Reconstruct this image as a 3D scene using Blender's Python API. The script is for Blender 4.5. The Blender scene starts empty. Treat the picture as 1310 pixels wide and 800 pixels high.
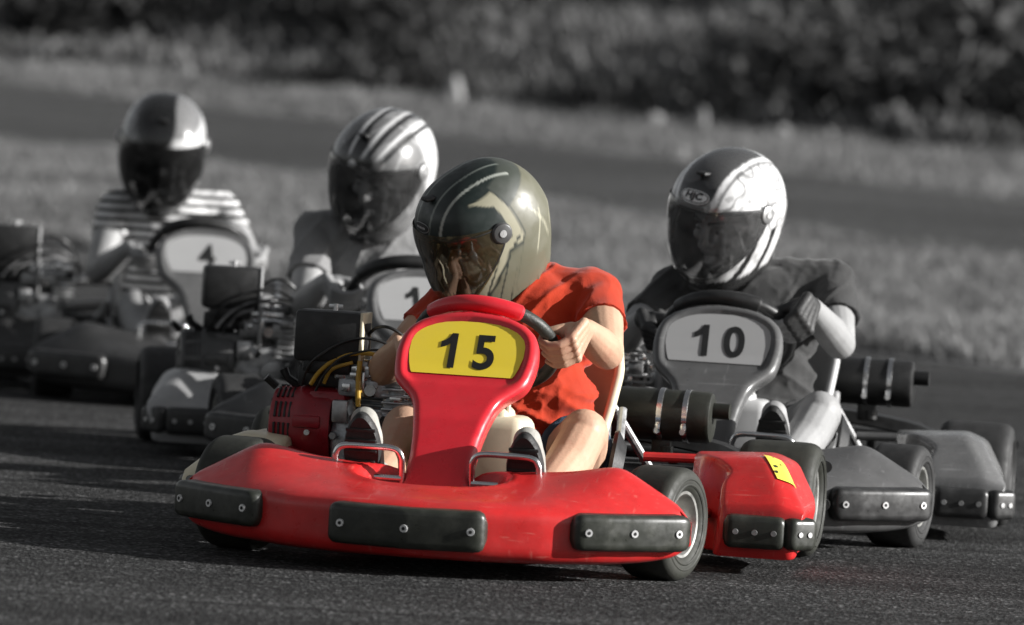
import bpy, bmesh, math, random
import numpy as np
from mathutils import Vector, Matrix, noise

random.seed(7)
rng = np.random.default_rng(11)
R = math.radians
SC = bpy.context.scene
COL = SC.collection

# ----------------------------------------------------------------------------- helpers
def V(*a):
    return Vector(a)

class MB:
    """collects shapes and links them as one mesh object"""
    def __init__(self):
        self.v = []; self.f = []; self.m = []
    def add(self, verts, faces, mat=0, M=None):
        o = len(self.v)
        for p in verts:
            p = Vector(p)
            self.v.append(M @ p if M is not None else p)
        for fc in faces:
            self.f.append([i + o for i in fc]); self.m.append(mat)
        return self
    def loft(self, secs, mat=0, caps=True, closed=True, loop=False, M=None):
        n = len(secs[0]); v = [p for s in secs for p in s]; f = []
        K = len(secs)
        for i in range(K if loop else K - 1):
            j = (i + 1) % K
            for k in range(n if closed else n - 1):
                l = (k + 1) % n
                f.append([i*n+k, i*n+l, j*n+l, j*n+k])
        if caps and closed and not loop:
            f.append([k for k in range(n)][::-1]); f.append([(K-1)*n+k for k in range(n)])
        return self.add(v, f, mat, M)
    def tube(self, pts, r, n=10, mat=0, closed=False, M=None, flat=None):
        pts = [Vector(p) for p in pts]; K = len(pts)
        rs = r if isinstance(r, (list, tuple)) else [r]*K
        secs = []; prev = None
        for i in range(K):
            if closed: t = (pts[(i+1) % K] - pts[i-1])
            else: t = pts[min(i+1, K-1)] - pts[max(i-1, 0)]
            t.normalize()
            if prev is None:
                a = Vector((0, 0, 1)) if abs(t.z) < .9 else Vector((1, 0, 0))
                u = t.cross(a).normalized()
            else:
                u = (prev - t*prev.dot(t)).normalized()
            w = t.cross(u); prev = u
            secs.append([pts[i] + rs[i]*(math.cos(2*math.pi*k/n)*u + math.sin(2*math.pi*k/n)*w) for k in range(n)])
        return self.loft(secs, mat, True, True, closed, M)
    def cyl(self, p0, p1, r0, r1=None, n=20, mat=0, bev=0.0, M=None):
        p0, p1 = Vector(p0), Vector(p1); r1 = r0 if r1 is None else r1
        if bev:
            d = (p1 - p0).normalized()
            return self.tubeR([p0, p0 + d*bev*.3, p0 + d*bev, p1 - d*bev, p1 - d*bev*.3, p1],
                              [r0-bev, r0-bev*.3, r0, r1, r1-bev*.3, r1-bev], n, mat, M)
        return self.tubeR([p0, p1], [r0, r1], n, mat, M)
    def tubeR(self, pts, rs, n, mat=0, M=None):
        pts = [Vector(p) for p in pts]
        t = (pts[-1] - pts[0]).normalized()
        a = Vector((0, 0, 1)) if abs(t.z) < .9 else Vector((1, 0, 0))
        u = t.cross(a).normalized(); w = t.cross(u)
        secs = [[p + r*(math.cos(2*math.pi*k/n)*u + math.sin(2*math.pi*k/n)*w) for k in range(n)] for p, r in zip(pts, rs)]
        return self.loft(secs, mat, True, True, False, M)
    def box(self, c, s, bev=0.0, mat=0, M=None, seg=2, rot=None):
        bm = bmesh.new(); bmesh.ops.create_cube(bm, size=1)
        for v in bm.verts: v.co = Vector((v.co.x*s[0], v.co.y*s[1], v.co.z*s[2]))
        if bev: bmesh.ops.bevel(bm, geom=bm.edges[:], offset=min(bev, min(s)*.49), segments=seg, profile=.5, affect='EDGES')
        T = Matrix.Translation(Vector(c))
        if rot is not None: T = T @ rot.to_4x4()
        bm.verts.index_update()
        vv = [T @ v.co for v in bm.verts]; ff = [[v.index for v in f.verts] for f in bm.faces]
        bm.free()
        return self.add(vv, ff, mat, M)
    def lathe(self, prof, axis_M, n=48, mat=0, loop=False):
        secs = []
        for k in range(n):
            a = 2*math.pi*k/n
            secs.append([axis_M @ Vector((r*math.cos(a), r*math.sin(a), h)) for r, h in prof])
        v = [p for s in secs for p in s]; m = len(prof); f = []
        for i in range(n):
            j = (i+1) % n
            for k in range(m if loop else m-1):
                l = (k+1) % m
                f.append([i*m+k, j*m+k, j*m+l, i*m+l])
        return self.add(v, f, mat)
    def ell(self, c, rad, mat=0, Rm=None, n=20):
        v = []; f = []
        c = Vector(c); h = n//2
        v.append(Vector((0, 0, -1)))
        for i in range(1, h):
            p = -math.pi/2 + math.pi*i/h
            for k in range(n):
                a = 2*math.pi*k/n
                v.append(Vector((math.cos(p)*math.cos(a), math.cos(p)*math.sin(a), math.sin(p))))
        v.append(Vector((0, 0, 1)))
        for k in range(n):
            l = (k+1) % n
            f.append([0, 1+l, 1+k]); b = 1+(h-2)*n; f.append([b+k, b+l, len(v)-1])
            for i in range(h-2):
                f.append([1+i*n+k, 1+i*n+l, 1+(i+1)*n+l, 1+(i+1)*n+k])
        rad = rad if isinstance(rad, (tuple, list)) else (rad,)*3
        v = [Vector((p.x*rad[0], p.y*rad[1], p.z*rad[2])) for p in v]
        if Rm is not None: v = [Rm @ p for p in v]
        return self.add([c + p for p in v], f, mat)
    def cap(self, p0, r0, p1, r1, mat=0, n=16):
        """tapered capsule"""
        p0, p1 = Vector(p0), Vector(p1); t = p1 - p0; L = t.length
        if L < 1e-6: return self.ell(p0, r0, mat)
        t /= L
        a = Vector((0, 0, 1)) if abs(t.z) < .9 else Vector((1, 0, 0))
        u = t.cross(a).normalized(); w = t.cross(u); secs = []
        def ring(c, r): return [c + r*(math.cos(2*math.pi*k/n)*u + math.sin(2*math.pi*k/n)*w) for k in range(n)]
        for q in range(1, 6):
            b = math.pi/2*q/5; secs.append(ring(p0 - t*r0*math.cos(b), r0*math.sin(b)))
        for q in range(5, 0, -1):
            b = math.pi/2*q/5; secs.append(ring(p1 + t*r1*math.cos(b), r1*math.sin(b)))
        return self.loft(secs, mat)
    def build(self, name, mats, parent=None, angle=35, smooth=True):
        me = bpy.data.meshes.new(name)
        me.from_pydata([tuple(p) for p in self.v], [], self.f)
        me.update()
        bm = bmesh.new(); bm.from_mesh(me); bmesh.ops.recalc_face_normals(bm, faces=bm.faces[:]); bm.to_mesh(me); bm.free()
        if not isinstance(mats, (list, tuple)): mats = [mats]
        for m in mats: me.materials.append(m)
        if len(self.m) == len(me.polygons): me.polygons.foreach_set('material_index', self.m)
        if smooth:
            me.polygons.foreach_set('use_smooth', [True]*len(me.polygons))
            me.set_sharp_from_angle(angle=R(angle))
        return link(name, me, parent)

def link(name, me, parent=None):
    o = bpy.data.objects.new(name, me); COL.objects.link(o)
    if parent is not None: o.parent = parent
    return o

def empty(name, loc, rz=0):
    o = bpy.data.objects.new(name, None); COL.objects.link(o)
    o.location = loc; o.rotation_euler = (0, 0, rz); o.empty_display_size = .2
    return o

def tag(o, label=None, cat=None, group=None, kind=None):
    if label: o['label'] = label
    if cat: o['category'] = cat
    if group: o['group'] = group
    if kind: o['kind'] = kind
    return o

def cr(pts, n=8, closed=False):
    """Catmull-Rom through points, n samples per span"""
    P = [Vector(p) for p in pts]; K = len(P); out = []
    for i in range(K if closed else K-1):
        if closed: a, b, c, d = P[i-1], P[i], P[(i+1) % K], P[(i+2) % K]
        else: a, b, c, d = P[max(i-1, 0)], P[i], P[i+1], P[min(i+2, K-1)]
        for k in range(n):
            t = k/n
            out.append(.5*((2*b) + (c-a)*t + (2*a-5*b+4*c-d)*t*t + (3*b-a-3*c+d)*t**3))
    if not closed: out.append(P[-1])
    return out

def fillet(pts, rad, nseg=4, nstr=1):
    """round the corners of a closed 2D polygon; fixed vertex count"""
    K = len(pts); out = []
    P = [Vector((p[0], p[1])) for p in pts]
    cs = []
    for i in range(K):
        a, b, c = P[i-1], P[i], P[(i+1) % K]
        r = rad[i] if isinstance(rad, (list, tuple)) else rad
        da, dc = (a-b), (c-b)
        ra = min(r, da.length*.48); rc = min(r, dc.length*.48)
        q0 = b + da.normalized()*ra if da.length > 1e-9 else b.copy(); q1 = b + dc.normalized()*rc if dc.length > 1e-9 else b.copy()
        cs.append([(1-t)**2*q0 + 2*t*(1-t)*b + t*t*q1 for t in [k/nseg for k in range(nseg+1)]])
    for i in range(K):
        out += cs[i]
        e0, e1 = cs[i][-1], cs[(i+1) % K][0]
        ns = nstr[i] if isinstance(nstr, (list, tuple)) else nstr
        for k in range(1, ns): out.append(e0.lerp(e1, k/ns))
    return out

def ss_(a, b, x):
    t = min(1, max(0, (x-a)/(b-a))); return t*t*(3-2*t)

def smooth_arr(a, it=2):
    a = np.array(a, float)
    for _ in range(it):
        b = a.copy(); b[1:-1] = (a[:-2] + 2*a[1:-1] + a[2:])/4; a = b
    return a

# ----------------------------------------------------------------------------- materials
def new_mat(name):
    m = bpy.data.materials.new(name); m.use_nodes = True
    nt = m.node_tree; nt.nodes.clear()
    out = nt.nodes.new('ShaderNodeOutputMaterial')
    return m, nt, out

def N(nt, t, **k):
    n = nt.nodes.new(t)
    for a, b in k.items():
        if a in n.inputs.keys(): n.inputs[a].default_value = b
        else: setattr(n, a, b)
    return n

def ramp(nt, src, stops):
    r = nt.nodes.new('ShaderNodeValToRGB'); e = r.color_ramp.elements
    while len(e) < len(stops): e.new(.5)
    for i, (p, c) in enumerate(stops):
        e[i].position = p; e[i].color = (c if len(c) == 4 else (*c, 1)) if isinstance(c, (tuple, list)) else (c, c, c, 1)
    nt.links.new(src, r.inputs[0]); return r

def tint(c, k):
    return tuple(min(1, x*k) for x in c)

def surf(name, col, rough=.5, metal=0., var=.18, scale=14, bump=.0, bscale=120, spec=.5, coat=0., dirt=None, dirt_scale=6, dirt_amt=.35, fine=0.0, sheen=0., scratch=None):
    """a Principled surface with uneven colour, scuffs and a fine bump"""
    m, nt, out = new_mat(name); L = nt.links
    b = N(nt, 'ShaderNodeBsdfPrincipled'); L.new(b.outputs[0], out.inputs[0])
    tc = N(nt, 'ShaderNodeTexCoord')
    n1 = N(nt, 'ShaderNodeTexNoise'); n1.inputs['Scale'].default_value = scale; n1.inputs['Detail'].default_value = 6; n1.inputs['Roughness'].default_value = .62
    L.new(tc.outputs['Object'], n1.inputs['Vector'])
    r1 = ramp(nt, n1.outputs['Fac'], [(.3, tint(col, 1-var)), (.7, tint(col, 1+var))])
    c = r1.outputs[0]
    if dirt is not None:
        n2 = N(nt, 'ShaderNodeTexNoise'); n2.inputs['Scale'].default_value = dirt_scale; n2.inputs['Detail'].default_value = 9; n2.inputs['Roughness'].default_value = .7
        L.new(tc.outputs['Object'], n2.inputs['Vector'])
        r2 = ramp(nt, n2.outputs['Fac'], [(.5, 0.), (.72, dirt_amt)])
        mx = N(nt, 'ShaderNodeMix', data_type='RGBA'); L.new(r2.outputs[0], mx.inputs[0]); L.new(c, mx.inputs[6]); mx.inputs[7].default_value = (*dirt, 1)
        c = mx.outputs[2]
    if scratch is not None:
        for sc_, rot, sco in (((3, 26, 70), 0., scratch), ((40, 6, 9), .5, scratch), ((5, 5, 5), 1., scratch), ((5, 14, 30), .25, tint(col, .22)), ((5, 5, 5), 2.2, tint(col, .35))):
            mp = N(nt, 'ShaderNodeMapping'); mp.inputs['Scale'].default_value = sc_; mp.inputs['Rotation'].default_value = (rot, rot*.6, rot); L.new(tc.outputs['Object'], mp.inputs['Vector'])
            ns = N(nt, 'ShaderNodeTexNoise'); ns.inputs['Scale'].default_value = 2.0 if sc_[0] != 5 else 1.3; ns.inputs['Detail'].default_value = 3 if sc_[0] != 5 else 10; ns.inputs['Roughness'].default_value = .5 if sc_[0] != 5 else .8
            L.new(mp.outputs[0], ns.inputs['Vector']); rs = ramp(nt, ns.outputs['Fac'], [(.64, 0.), (.73, .42)])
            mx = N(nt, 'ShaderNodeMix', data_type='RGBA'); L.new(rs.outputs[0], mx.inputs[0]); L.new(c, mx.inputs[6]); mx.inputs[7].default_value = (*sco, 1); c = mx.outputs[2]
    L.new(c, b.inputs['Base Color'])
    n3 = N(nt, 'ShaderNodeTexNoise'); n3.inputs['Scale'].default_value = scale*2.3; n3.inputs['Detail'].default_value = 5
    L.new(tc.outputs['Object'], n3.inputs['Vector'])
    r3 = ramp(nt, n3.outputs['Fac'], [(.3, max(.02, rough-.09)), (.7, min(1, rough+.11))])
    L.new(r3.outputs[0], b.inputs['Roughness'])
    b.inputs['Metallic'].default_value = metal
    b.inputs['Specular IOR Level'].default_value = spec
    b.inputs['Coat Weight'].default_value = coat; b.inputs['Coat Roughness'].default_value = .12
    b.inputs['Sheen Weight'].default_value = sheen
    if bump:
        n4 = N(nt, 'ShaderNodeTexNoise'); n4.inputs['Scale'].default_value = bscale; n4.inputs['Detail'].default_value = 4
        L.new(tc.outputs['Object'], n4.inputs['Vector'])
        bp = N(nt, 'ShaderNodeBump'); bp.inputs['Strength'].default_value = bump; bp.inputs['Distance'].default_value = .004
        L.new(n4.outputs['Fac'], bp.inputs['Height']); L.new(bp.outputs[0], b.inputs['Normal'])
    return m

def g(v): return (v, v, v)

DUST = (.16, .15, .135)
M = {}
M['red_plastic'] = surf('red_plastic', (.56, .022, .022), .34, coat=.25, scratch=(.60, .16, .13), var=.14, dirt=(.30, .06, .05), dirt_amt=.35, spec=.5, bump=.05, bscale=60)
M['panel_red'] = surf('panel_red', (.62, .020, .032), .32, coat=.3, var=.08, dirt=(.3, .07, .06), dirt_amt=.2, spec=.5, bump=.04, bscale=60)
M['skylit_plastic'] = surf('skylit_plastic', g(.16), .26, scratch=g(.4), var=.12, coat=.2, dirt=g(.08), dirt_amt=.3, bump=.05, bscale=60)  # paler than the grey: sky reflection on the pods put into the colour
M['grey_plastic'] = surf('grey_plastic', g(.088), .34, scratch=g(.22), var=.12, dirt=g(.2), dirt_amt=.3, bump=.05, bscale=60)
M['dark_plastic'] = surf('dark_plastic', g(.03), .38, scratch=g(.12), var=.12, dirt=g(.1), dirt_amt=.3, bump=.05, bscale=60)
M['pale_plastic'] = surf('pale_plastic', g(.30), .34, var=.1, dirt=g(.15), dirt_amt=.4, bump=.05, bscale=60)
M['pad'] = surf('bumper_rubber', (.022, .024, .019), .36, var=.35, scale=22, dirt=(.13, .13, .11), dirt_amt=.28, dirt_scale=16, bump=.06, bscale=60)
M['pad_grey'] = surf('bumper_rubber_grey', g(.022), .36, var=.35, scale=22, dirt=g(.13), dirt_amt=.28, dirt_scale=16, bump=.06, bscale=60)
M['bolt'] = surf('bolt_zinc', g(.72), .3, metal=.6, var=.1)
M['hole'] = surf('bolt_socket', g(.01), .8)
M['tyre'] = surf('tyre_rubber', (.020, .021, .016), .66, var=.3, scale=20, dirt=(.06, .06, .05), dirt_amt=.4, bump=.12, bscale=80)
M['tyre_grey'] = surf('tyre_rubber_grey', g(.02), .66, var=.3, scale=20, dirt=g(.05), dirt_amt=.4, bump=.12, bscale=80)
M['rim'] = surf('wheel_metal', (.55, .55, .52), .38, metal=.75, var=.2, dirt=(.1, .1, .09), dirt_amt=.5, dirt_scale=20)
M['steel'] = surf('chrome_steel', g(.7), .2, metal=1., var=.1)
M['dull_steel'] = surf('dull_steel', g(.36), .42, metal=.85, var=.3, scale=30)
M['alloy'] = surf('cast_alloy', (.42, .44, .46), .45, metal=.7, var=.3, scale=30, dirt=(.05, .05, .04), dirt_amt=.7, dirt_scale=18, bump=.3)
M['alloy_grey'] = surf('cast_alloy_grey', g(.36), .45, metal=.7, var=.3, scale=30, dirt=g(.04), dirt_amt=.7, dirt_scale=18, bump=.3)
M['engine_red'] = surf('engine_red', (.30, .012, .022), .34, var=.15, dirt=(.06, .03, .03), dirt_amt=.5)
M['engine_grey'] = surf('engine_grey', g(.06), .36, var=.15, dirt=g(.1), dirt_amt=.3)
M['black'] = surf('black_plastic', g(.014), .45, var=.3, scale=18, bump=.1)
M['black_paint'] = surf('black_heat_paint', (.016, .017, .013), .42, var=.4, scale=10, dirt=(.05, .05, .04), dirt_amt=.5, bump=.15)
M['cream'] = surf('cream_plastic', (.66, .60, .44), .38, var=.08, dirt=(.3, .26, .18), dirt_amt=.35)
M['cream_grey'] = surf('pale_grey_plastic', g(.52), .38, var=.08, dirt=g(.25), dirt_amt=.35)
M['hose'] = surf('fuel_hose', (.50, .30, .04), .35, var=.2)
M['hose_grey'] = surf('grey_hose', g(.2), .35, var=.2)
M['yellow'] = surf('yellow_sticker', (.86, .66, .05), .4, var=.05, scale=6, dirt=(.55, .45, .12), dirt_amt=.25)
M['plate_grey'] = surf('pale_sticker', g(.33), .42, var=.06, scale=6, dirt=g(.3), dirt_amt=.3)
M['ink'] = surf('black_ink', g(.012), .45, var=.1)
M['frame_red'] = surf('frame_red', (.42, .02, .02), .4, var=.15, dirt=(.05, .04, .04), dirt_amt=.6)
M['frame_grey'] = surf('frame_grey', g(.07), .4, var=.15, dirt=g(.03), dirt_amt=.6)
M['grip'] = surf('rubber_grip', (.022, .024, .02), .5, var=.3, scale=30, bump=.3, bscale=200)
M['skin'] = surf('skin', (.50, .315, .215), .50, var=.10, scale=9, dirt=(.46, .22, .15), dirt_amt=.55, dirt_scale=14, bump=.2, bscale=140, spec=.35)
M['skin_grey'] = surf('skin_grey', g(.30), .52, var=.10, scale=9, dirt=g(.2), dirt_amt=.5, dirt_scale=14, bump=.2, bscale=140, spec=.35)
M['shirt_red'] = surf('red_cotton', (.39, .032, .009), .85, var=.12, scale=8, bump=.25, bscale=260, spec=.2, sheen=.15)
M['shirt_dark'] = surf('dark_cotton', g(.042), .85, var=.12, scale=8, bump=.25, bscale=260, spec=.2, sheen=.15)
M['shirt_mid'] = surf('grey_cotton', g(.20), .85, var=.12, scale=8, bump=.25, bscale=260, spec=.2, sheen=.15)
M['denim'] = surf('blue_denim', (.05, .075, .11), .9, var=.2, scale=20, bump=.3, bscale=300, spec=.2)
M['denim_grey'] = surf('grey_denim', g(.09), .9, var=.2, scale=20, bump=.3, bscale=300, spec=.2)
M['shoe'] = surf('shoe_sole', g(.013), .65, var=.3, scale=30, bump=.4, bscale=110)
M['shoe_upper'] = surf('shoe_upper', g(.30), .7, var=.2, scale=20, bump=.2)
M['shoe_upper_w'] = surf('shoe_upper_warm', (.34, .33, .30), .7, var=.2, scale=20, bump=.2)
M['lining'] = surf('helmet_lining', g(.012), .95, var=.2)
M['glove'] = surf('glove_leather', g(.025), .6, var=.3, scale=30, bump=.3)
M['eye_white'] = surf('eye_white', g(.3), .3)
M['emblem_white'] = surf('emblem_white', g(.85), .4, var=.03)
M['brow'] = surf('eyebrow_hair', g(.02), .8)

def stripes_mat():
    m, nt, out = new_mat('striped_cotton'); L = nt.links
    b = N(nt, 'ShaderNodeBsdfPrincipled'); L.new(b.outputs[0], out.inputs[0])
    at = N(nt, 'ShaderNodeAttribute'); at.attribute_name = 'stripe'
    r = ramp(nt, at.outputs['Fac'], [(.44, .018), (.56, .66)]); L.new(r.outputs[0], b.inputs['Base Color'])
    b.inputs['Roughness'].default_value = .85; b.inputs['Specular IOR Level'].default_value = .2
    tc = N(nt, 'ShaderNodeTexCoord')
    n4 = N(nt, 'ShaderNodeTexNoise'); n4.inputs['Scale'].default_value = 260
    L.new(tc.outputs['Object'], n4.inputs['Vector'])
    bp = N(nt, 'ShaderNodeBump'); bp.inputs['Strength'].default_value = .25; bp.inputs['Distance'].default_value = .003
    L.new(n4.outputs['Fac'], bp.inputs['Height']); L.new(bp.outputs[0], b.inputs['Normal'])
    return m
M['stripes'] = stripes_mat()

def helmet_mat(name, rough, coat=.6):
    m, nt, out = new_mat(name); L = nt.links
    b = N(nt, 'ShaderNodeBsdfPrincipled'); L.new(b.outputs[0], out.inputs[0])
    at = N(nt, 'ShaderNodeAttribute'); at.attribute_name = 'paint'
    L.new(at.outputs['Color'], b.inputs['Base Color'])
    tc = N(nt, 'ShaderNodeTexCoord')
    n3 = N(nt, 'ShaderNodeTexNoise'); n3.inputs['Scale'].default_value = 30; n3.inputs['Detail'].default_value = 6
    L.new(tc.outputs['Object'], n3.inputs['Vector'])
    r3 = ramp(nt, n3.outputs['Fac'], [(.35, rough*.75), (.7, rough*1.35)]); L.new(r3.outputs[0], b.inputs['Roughness'])
    b.inputs['Coat Weight'].default_value = coat; b.inputs['Coat Roughness'].default_value = .1
    return m
M['helmet_satin'] = helmet_mat('helmet_satin', .46, .15)
M['helmet_gloss'] = helmet_mat('helmet_gloss', .26, .7)

def visor_mat(name, tintc, film=.08, filmc=None, refl=2.0):
    m, nt, out = new_mat(name); L = nt.links
    tr = N(nt, 'ShaderNodeBsdfTransparent'); tr.inputs[0].default_value = (*tintc, 1)
    gl = N(nt, 'ShaderNodeBsdfGlossy'); gl.inputs['Roughness'].default_value = .07; gl.inputs[0].default_value = (.9, .9, .9, 1)
    df = N(nt, 'ShaderNodeBsdfDiffuse'); df.inputs[0].default_value = (*(filmc or (.5, .5, .5)), 1)
    tl = N(nt, 'ShaderNodeBsdfTranslucent'); tl.inputs[0].default_value = (*(filmc or (.5, .5, .5)), 1)
    d2 = N(nt, 'ShaderNodeMixShader'); d2.inputs[0].default_value = .4; L.new(df.outputs[0], d2.inputs[1]); L.new(tl.outputs[0], d2.inputs[2])
    tc = N(nt, 'ShaderNodeTexCoord'); nz = N(nt, 'ShaderNodeTexNoise'); nz.inputs['Scale'].default_value = 26; nz.inputs['Detail'].default_value = 8; nz.inputs['Roughness'].default_value = .7
    L.new(tc.outputs['Object'], nz.inputs['Vector']); rz = ramp(nt, nz.outputs['Fac'], [(.35, film*.5), (.7, film*1.7)])
    m1 = N(nt, 'ShaderNodeMixShader'); L.new(rz.outputs[0], m1.inputs[0]); L.new(tr.outputs[0], m1.inputs[1]); L.new(d2.outputs[0], m1.inputs[2])
    fr = N(nt, 'ShaderNodeFresnel'); fr.inputs['IOR'].default_value = 1.5
    fm = N(nt, 'ShaderNodeMath', operation='MULTIPLY'); fm.inputs[1].default_value = refl; fm.use_clamp = True; L.new(fr.outputs[0], fm.inputs[0])
    mx = N(nt, 'ShaderNodeMixShader')
    L.new(fm.outputs[0], mx.inputs[0]); L.new(m1.outputs[0], mx.inputs[1]); L.new(gl.outputs[0], mx.inputs[2])
    L.new(mx.outputs[0], out.inputs[0])
    return m
M['visor_smoke'] = visor_mat('visor_smoke', (.40, .33, .19), .13, (.45, .37, .21))
M['visor_clear'] = visor_mat('visor_clear', g(.92), .17)
M['visor_mid'] = visor_mat('visor_grey', g(.78), .10)
M['visor_dark'] = visor_mat('visor_dark', g(.10), .03)

def sticker_mat(name, a, bcol):
    m, nt, out = new_mat(name); L = nt.links
    b = N(nt, 'ShaderNodeBsdfPrincipled'); L.new(b.outputs[0], out.inputs[0]); b.inputs['Roughness'].default_value = .4
    tc = N(nt, 'ShaderNodeTexCoord')
    vo = N(nt, 'ShaderNodeTexVoronoi'); vo.inputs['Scale'].default_value = 46; vo.distance = 'MANHATTAN'
    L.new(tc.outputs['Object'], vo.inputs['Vector'])
    r = ramp(nt, vo.outputs['Distance'], [(.40, bcol), (.46, a)]); L.new(r.outputs[0], b.inputs['Base Color'])
    return m
M['sticker'] = sticker_mat('pod_sticker', (.85, .72, .10), (.03, .05, .02))

def text_mesh(s, size, offset=.02, spacing=1.0):
    cu = bpy.data.curves.new('lettering', 'FONT'); cu.body = s; cu.size = size; cu.offset = offset*size
    cu.align_x = 'CENTER'; cu.align_y = 'CENTER'; cu.space_character = spacing; cu.resolution_u = 6
    o = bpy.data.objects.new('lettering', cu); COL.objects.link(o)
    dg = bpy.context.evaluated_depsgraph_get(); me = bpy.data.meshes.new_from_object(o.evaluated_get(dg))
    vs = [v.co.copy() for v in me.vertices]; fs = [list(p.vertices) for p in me.polygons]
    bpy.data.objects.remove(o); bpy.data.curves.remove(cu); bpy.data.meshes.remove(me)
    bm = bmesh.new()
    bv = [bm.verts.new(v) for v in vs]
    for f in fs:
        try: bm.faces.new([bv[i] for i in f])
        except ValueError: pass
    bmesh.ops.triangulate(bm, faces=bm.faces[:])
    bmesh.ops.subdivide_edges(bm, edges=[e for e in bm.edges if e.calc_length() > size*.2], cuts=2)
    bmesh.ops.triangulate(bm, faces=bm.faces[:])
    bm.verts.index_update()
    vs = [v.co.copy() for v in bm.verts]; fs = [[v.index for v in f.verts] for f in bm.faces]; bm.free()
    # centre on its own bounds
    xs = [v.x for v in vs]; ys = [v.y for v in vs]
    cx, cy = (min(xs)+max(xs))/2, (min(ys)+max(ys))/2
    return [(v.x-cx, v.y-cy) for v in vs], fs

ONE = [(.62, 0), (.43, 0), (.43, .70), (.35, .640), (.26, .600), (.17, .575), (.17, .745), (.28, .795), (.385, .885), (.445, 1), (.62, 1)]
def digits(num, h, gap, wx=1.0):
    vs = []; fs = []
    for i, ch in enumerate(num):
        ox = (i-(len(num)-1)/2)*gap
        if ch == '1':
            o = len(vs); vs += [(ox+(x-.42)*h*wx, (y-.5)*h) for x, y in ONE]
            fs += [[o+k for k in t] for t in ((0, 1, 9, 10), (1, 2, 8, 9), (2, 3, 7, 8), (3, 4, 6, 7), (4, 5, 6))]
        else:
            tv, tf = text_mesh(ch, h*1.36, .022); ys = [y for x, y in tv]; k = h/(max(ys)-min(ys))
            o = len(vs); vs += [(ox+x*k*wx, y*k) for x, y in tv]; fs += [[o+q for q in f] for f in tf]
    return vs, fs

# ----------------------------------------------------------------------------- kart
# kart frame: X = kart's left, Y = aft, Z up; origin on the ground below the front axle
WC = V(0, .335, .500)                      # steering wheel centre
WE1 = V(1, 0, 0); WE2 = V(0, -.766, .643)  # wheel plane
WR = .162
def rim_pt(deg, r=WR):
    a = R(deg); return WC + r*(math.cos(a)*WE1 + math.sin(a)*WE2)

NX = [0, .15, .30, .42, .50, .56, .595]
def nose_fn(tab):
    return lambda x: float(np.interp(abs(x), NX, tab))
n_zr = nose_fn([.222, .226, .240, .262, .216, .182, .160])
n_yr = nose_fn([-.13, -.13, -.13, -.12, -.13, -.135, -.15])
n_yf = nose_fn([-.470, -.455, -.405, -.338, -.278, -.222, -.185])
n_zt = nose_fn([.168, .168, .168, .172, .172, .168, .155])
n_zb = nose_fn([.038, .038, .040, .044, .050, .060, .075])

def make_nose(pl, padm, root):
    K = 97; xs = np.linspace(-.595, .595, K)
    T = [smooth_arr([fn(x) for x in xs], 5) for fn in (n_zr, n_yr, n_yf, n_zt, n_zb)]
    mb = MB(); secs = []
    for i, x in enumerate(xs):
        zr, yr, yf, zt, zb = [t[i] for t in T]
        e = (abs(x)-.555)/.04
        if e > 0:
            k = 1 - .35*e*e; ym = (yf+yr)/2; zm = (zr+zb)/2
            yf, yr, zr, zb, zt = ym+(yf-ym)*k, ym+(yr-ym)*k, zm+(zr-zm)*k, zm+(zb-zm)*k, zm+(zt-zm)*k
        poly = [(yr, zb+.02), (yr, zr), (yr-.035, zr+.002), (yf+.03, zt+.004), (yf, zt-.014), (yf, zb+.02), (yf+.03, zb)]
        pr = fillet(poly, [.01, .012, .03, .03, .014, .02, .03], 4, [4, 1, 26, 1, 6, 1, 6])
        sec = []
        for q in pr:
            y, z = q.x, q.y
            if z > zt - .005:      # the moulded pocket below the number panel
                d = math.sqrt((x/.172)**2 + ((y+.215)/.095)**2)
                s = min(1, max(0, (1.06-d)/.22)); s = s*s*(3-2*s)
                z -= .042*s
                d2 = abs(d-1.12); z += .004*max(0, 1-d2/.1)
            # slight sag and waviness of a moulded plastic part
            z += .002*noise.noise(Vector((x*5, y*7, z*7)))
            sec.append(V(x, y, z))
        secs.append(sec)
    mb.loft(secs)
    nose = mb.build('nose_fairing', pl, root, 50)
    def pad(x0, x1, z0, z1, bolts):
        mb = MB(); secs = []
        K = 41
        for i in range(K):
            s = -1 + 2*i/(K-1); x = (x0+x1)/2 + s*(x1-x0)/2
            y = n_yf(x); dydx = (n_yf(x+.01) - n_yf(x-.01))/.02
            nrm = V(dydx, -1, 0).normalized()
            d = (1-abs(s))*(x1-x0)/2; rr = .024
            k = math.sqrt(max(0., 1-(max(0, rr-d)/rr)**2)) if d < rr else 1
            hz = (z1-z0)/2*(.45+.55*k); dp = .030*(.25+.75*k); zc = (z0+z1)/2 + .012*abs(x)
            pr = fillet([(-.02, -hz), (dp, -hz*.96), (dp, hz*.94), (-.02, hz)], [.002, .016, .016, .002], 5, 2)
            secs.append([V(x, y, zc) + nrm*q.x + V(0, 0, q.y) for q in pr])
        mb.loft(secs)
        for bx in bolts:
            y = n_yf(bx); dydx = (n_yf(bx+.01)-n_yf(bx-.01))/.02; nrm = V(dydx, -1, 0).normalized()
            c = V(bx, y, (z0+z1)/2 + .012*abs(bx)) + nrm*.0285
            mb.cyl(c, c+nrm*.005, .0095, .0085, 16, 1); mb.cyl(c+nrm*.0045, c+nrm*.0056, .0042, .0042, 8, 2)
        mb.build('bumper_pad', [padm, M['bolt'], M['hole']], nose, 40)
    pad(-.180, .180, .062, .158, (-.145, 0, .145))
    pad(.355, .592, .074, .160, (.385, .475, .560))
    pad(-.592, -.355, .074, .160, (-.385, -.475, -.560))
    return nose

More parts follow.
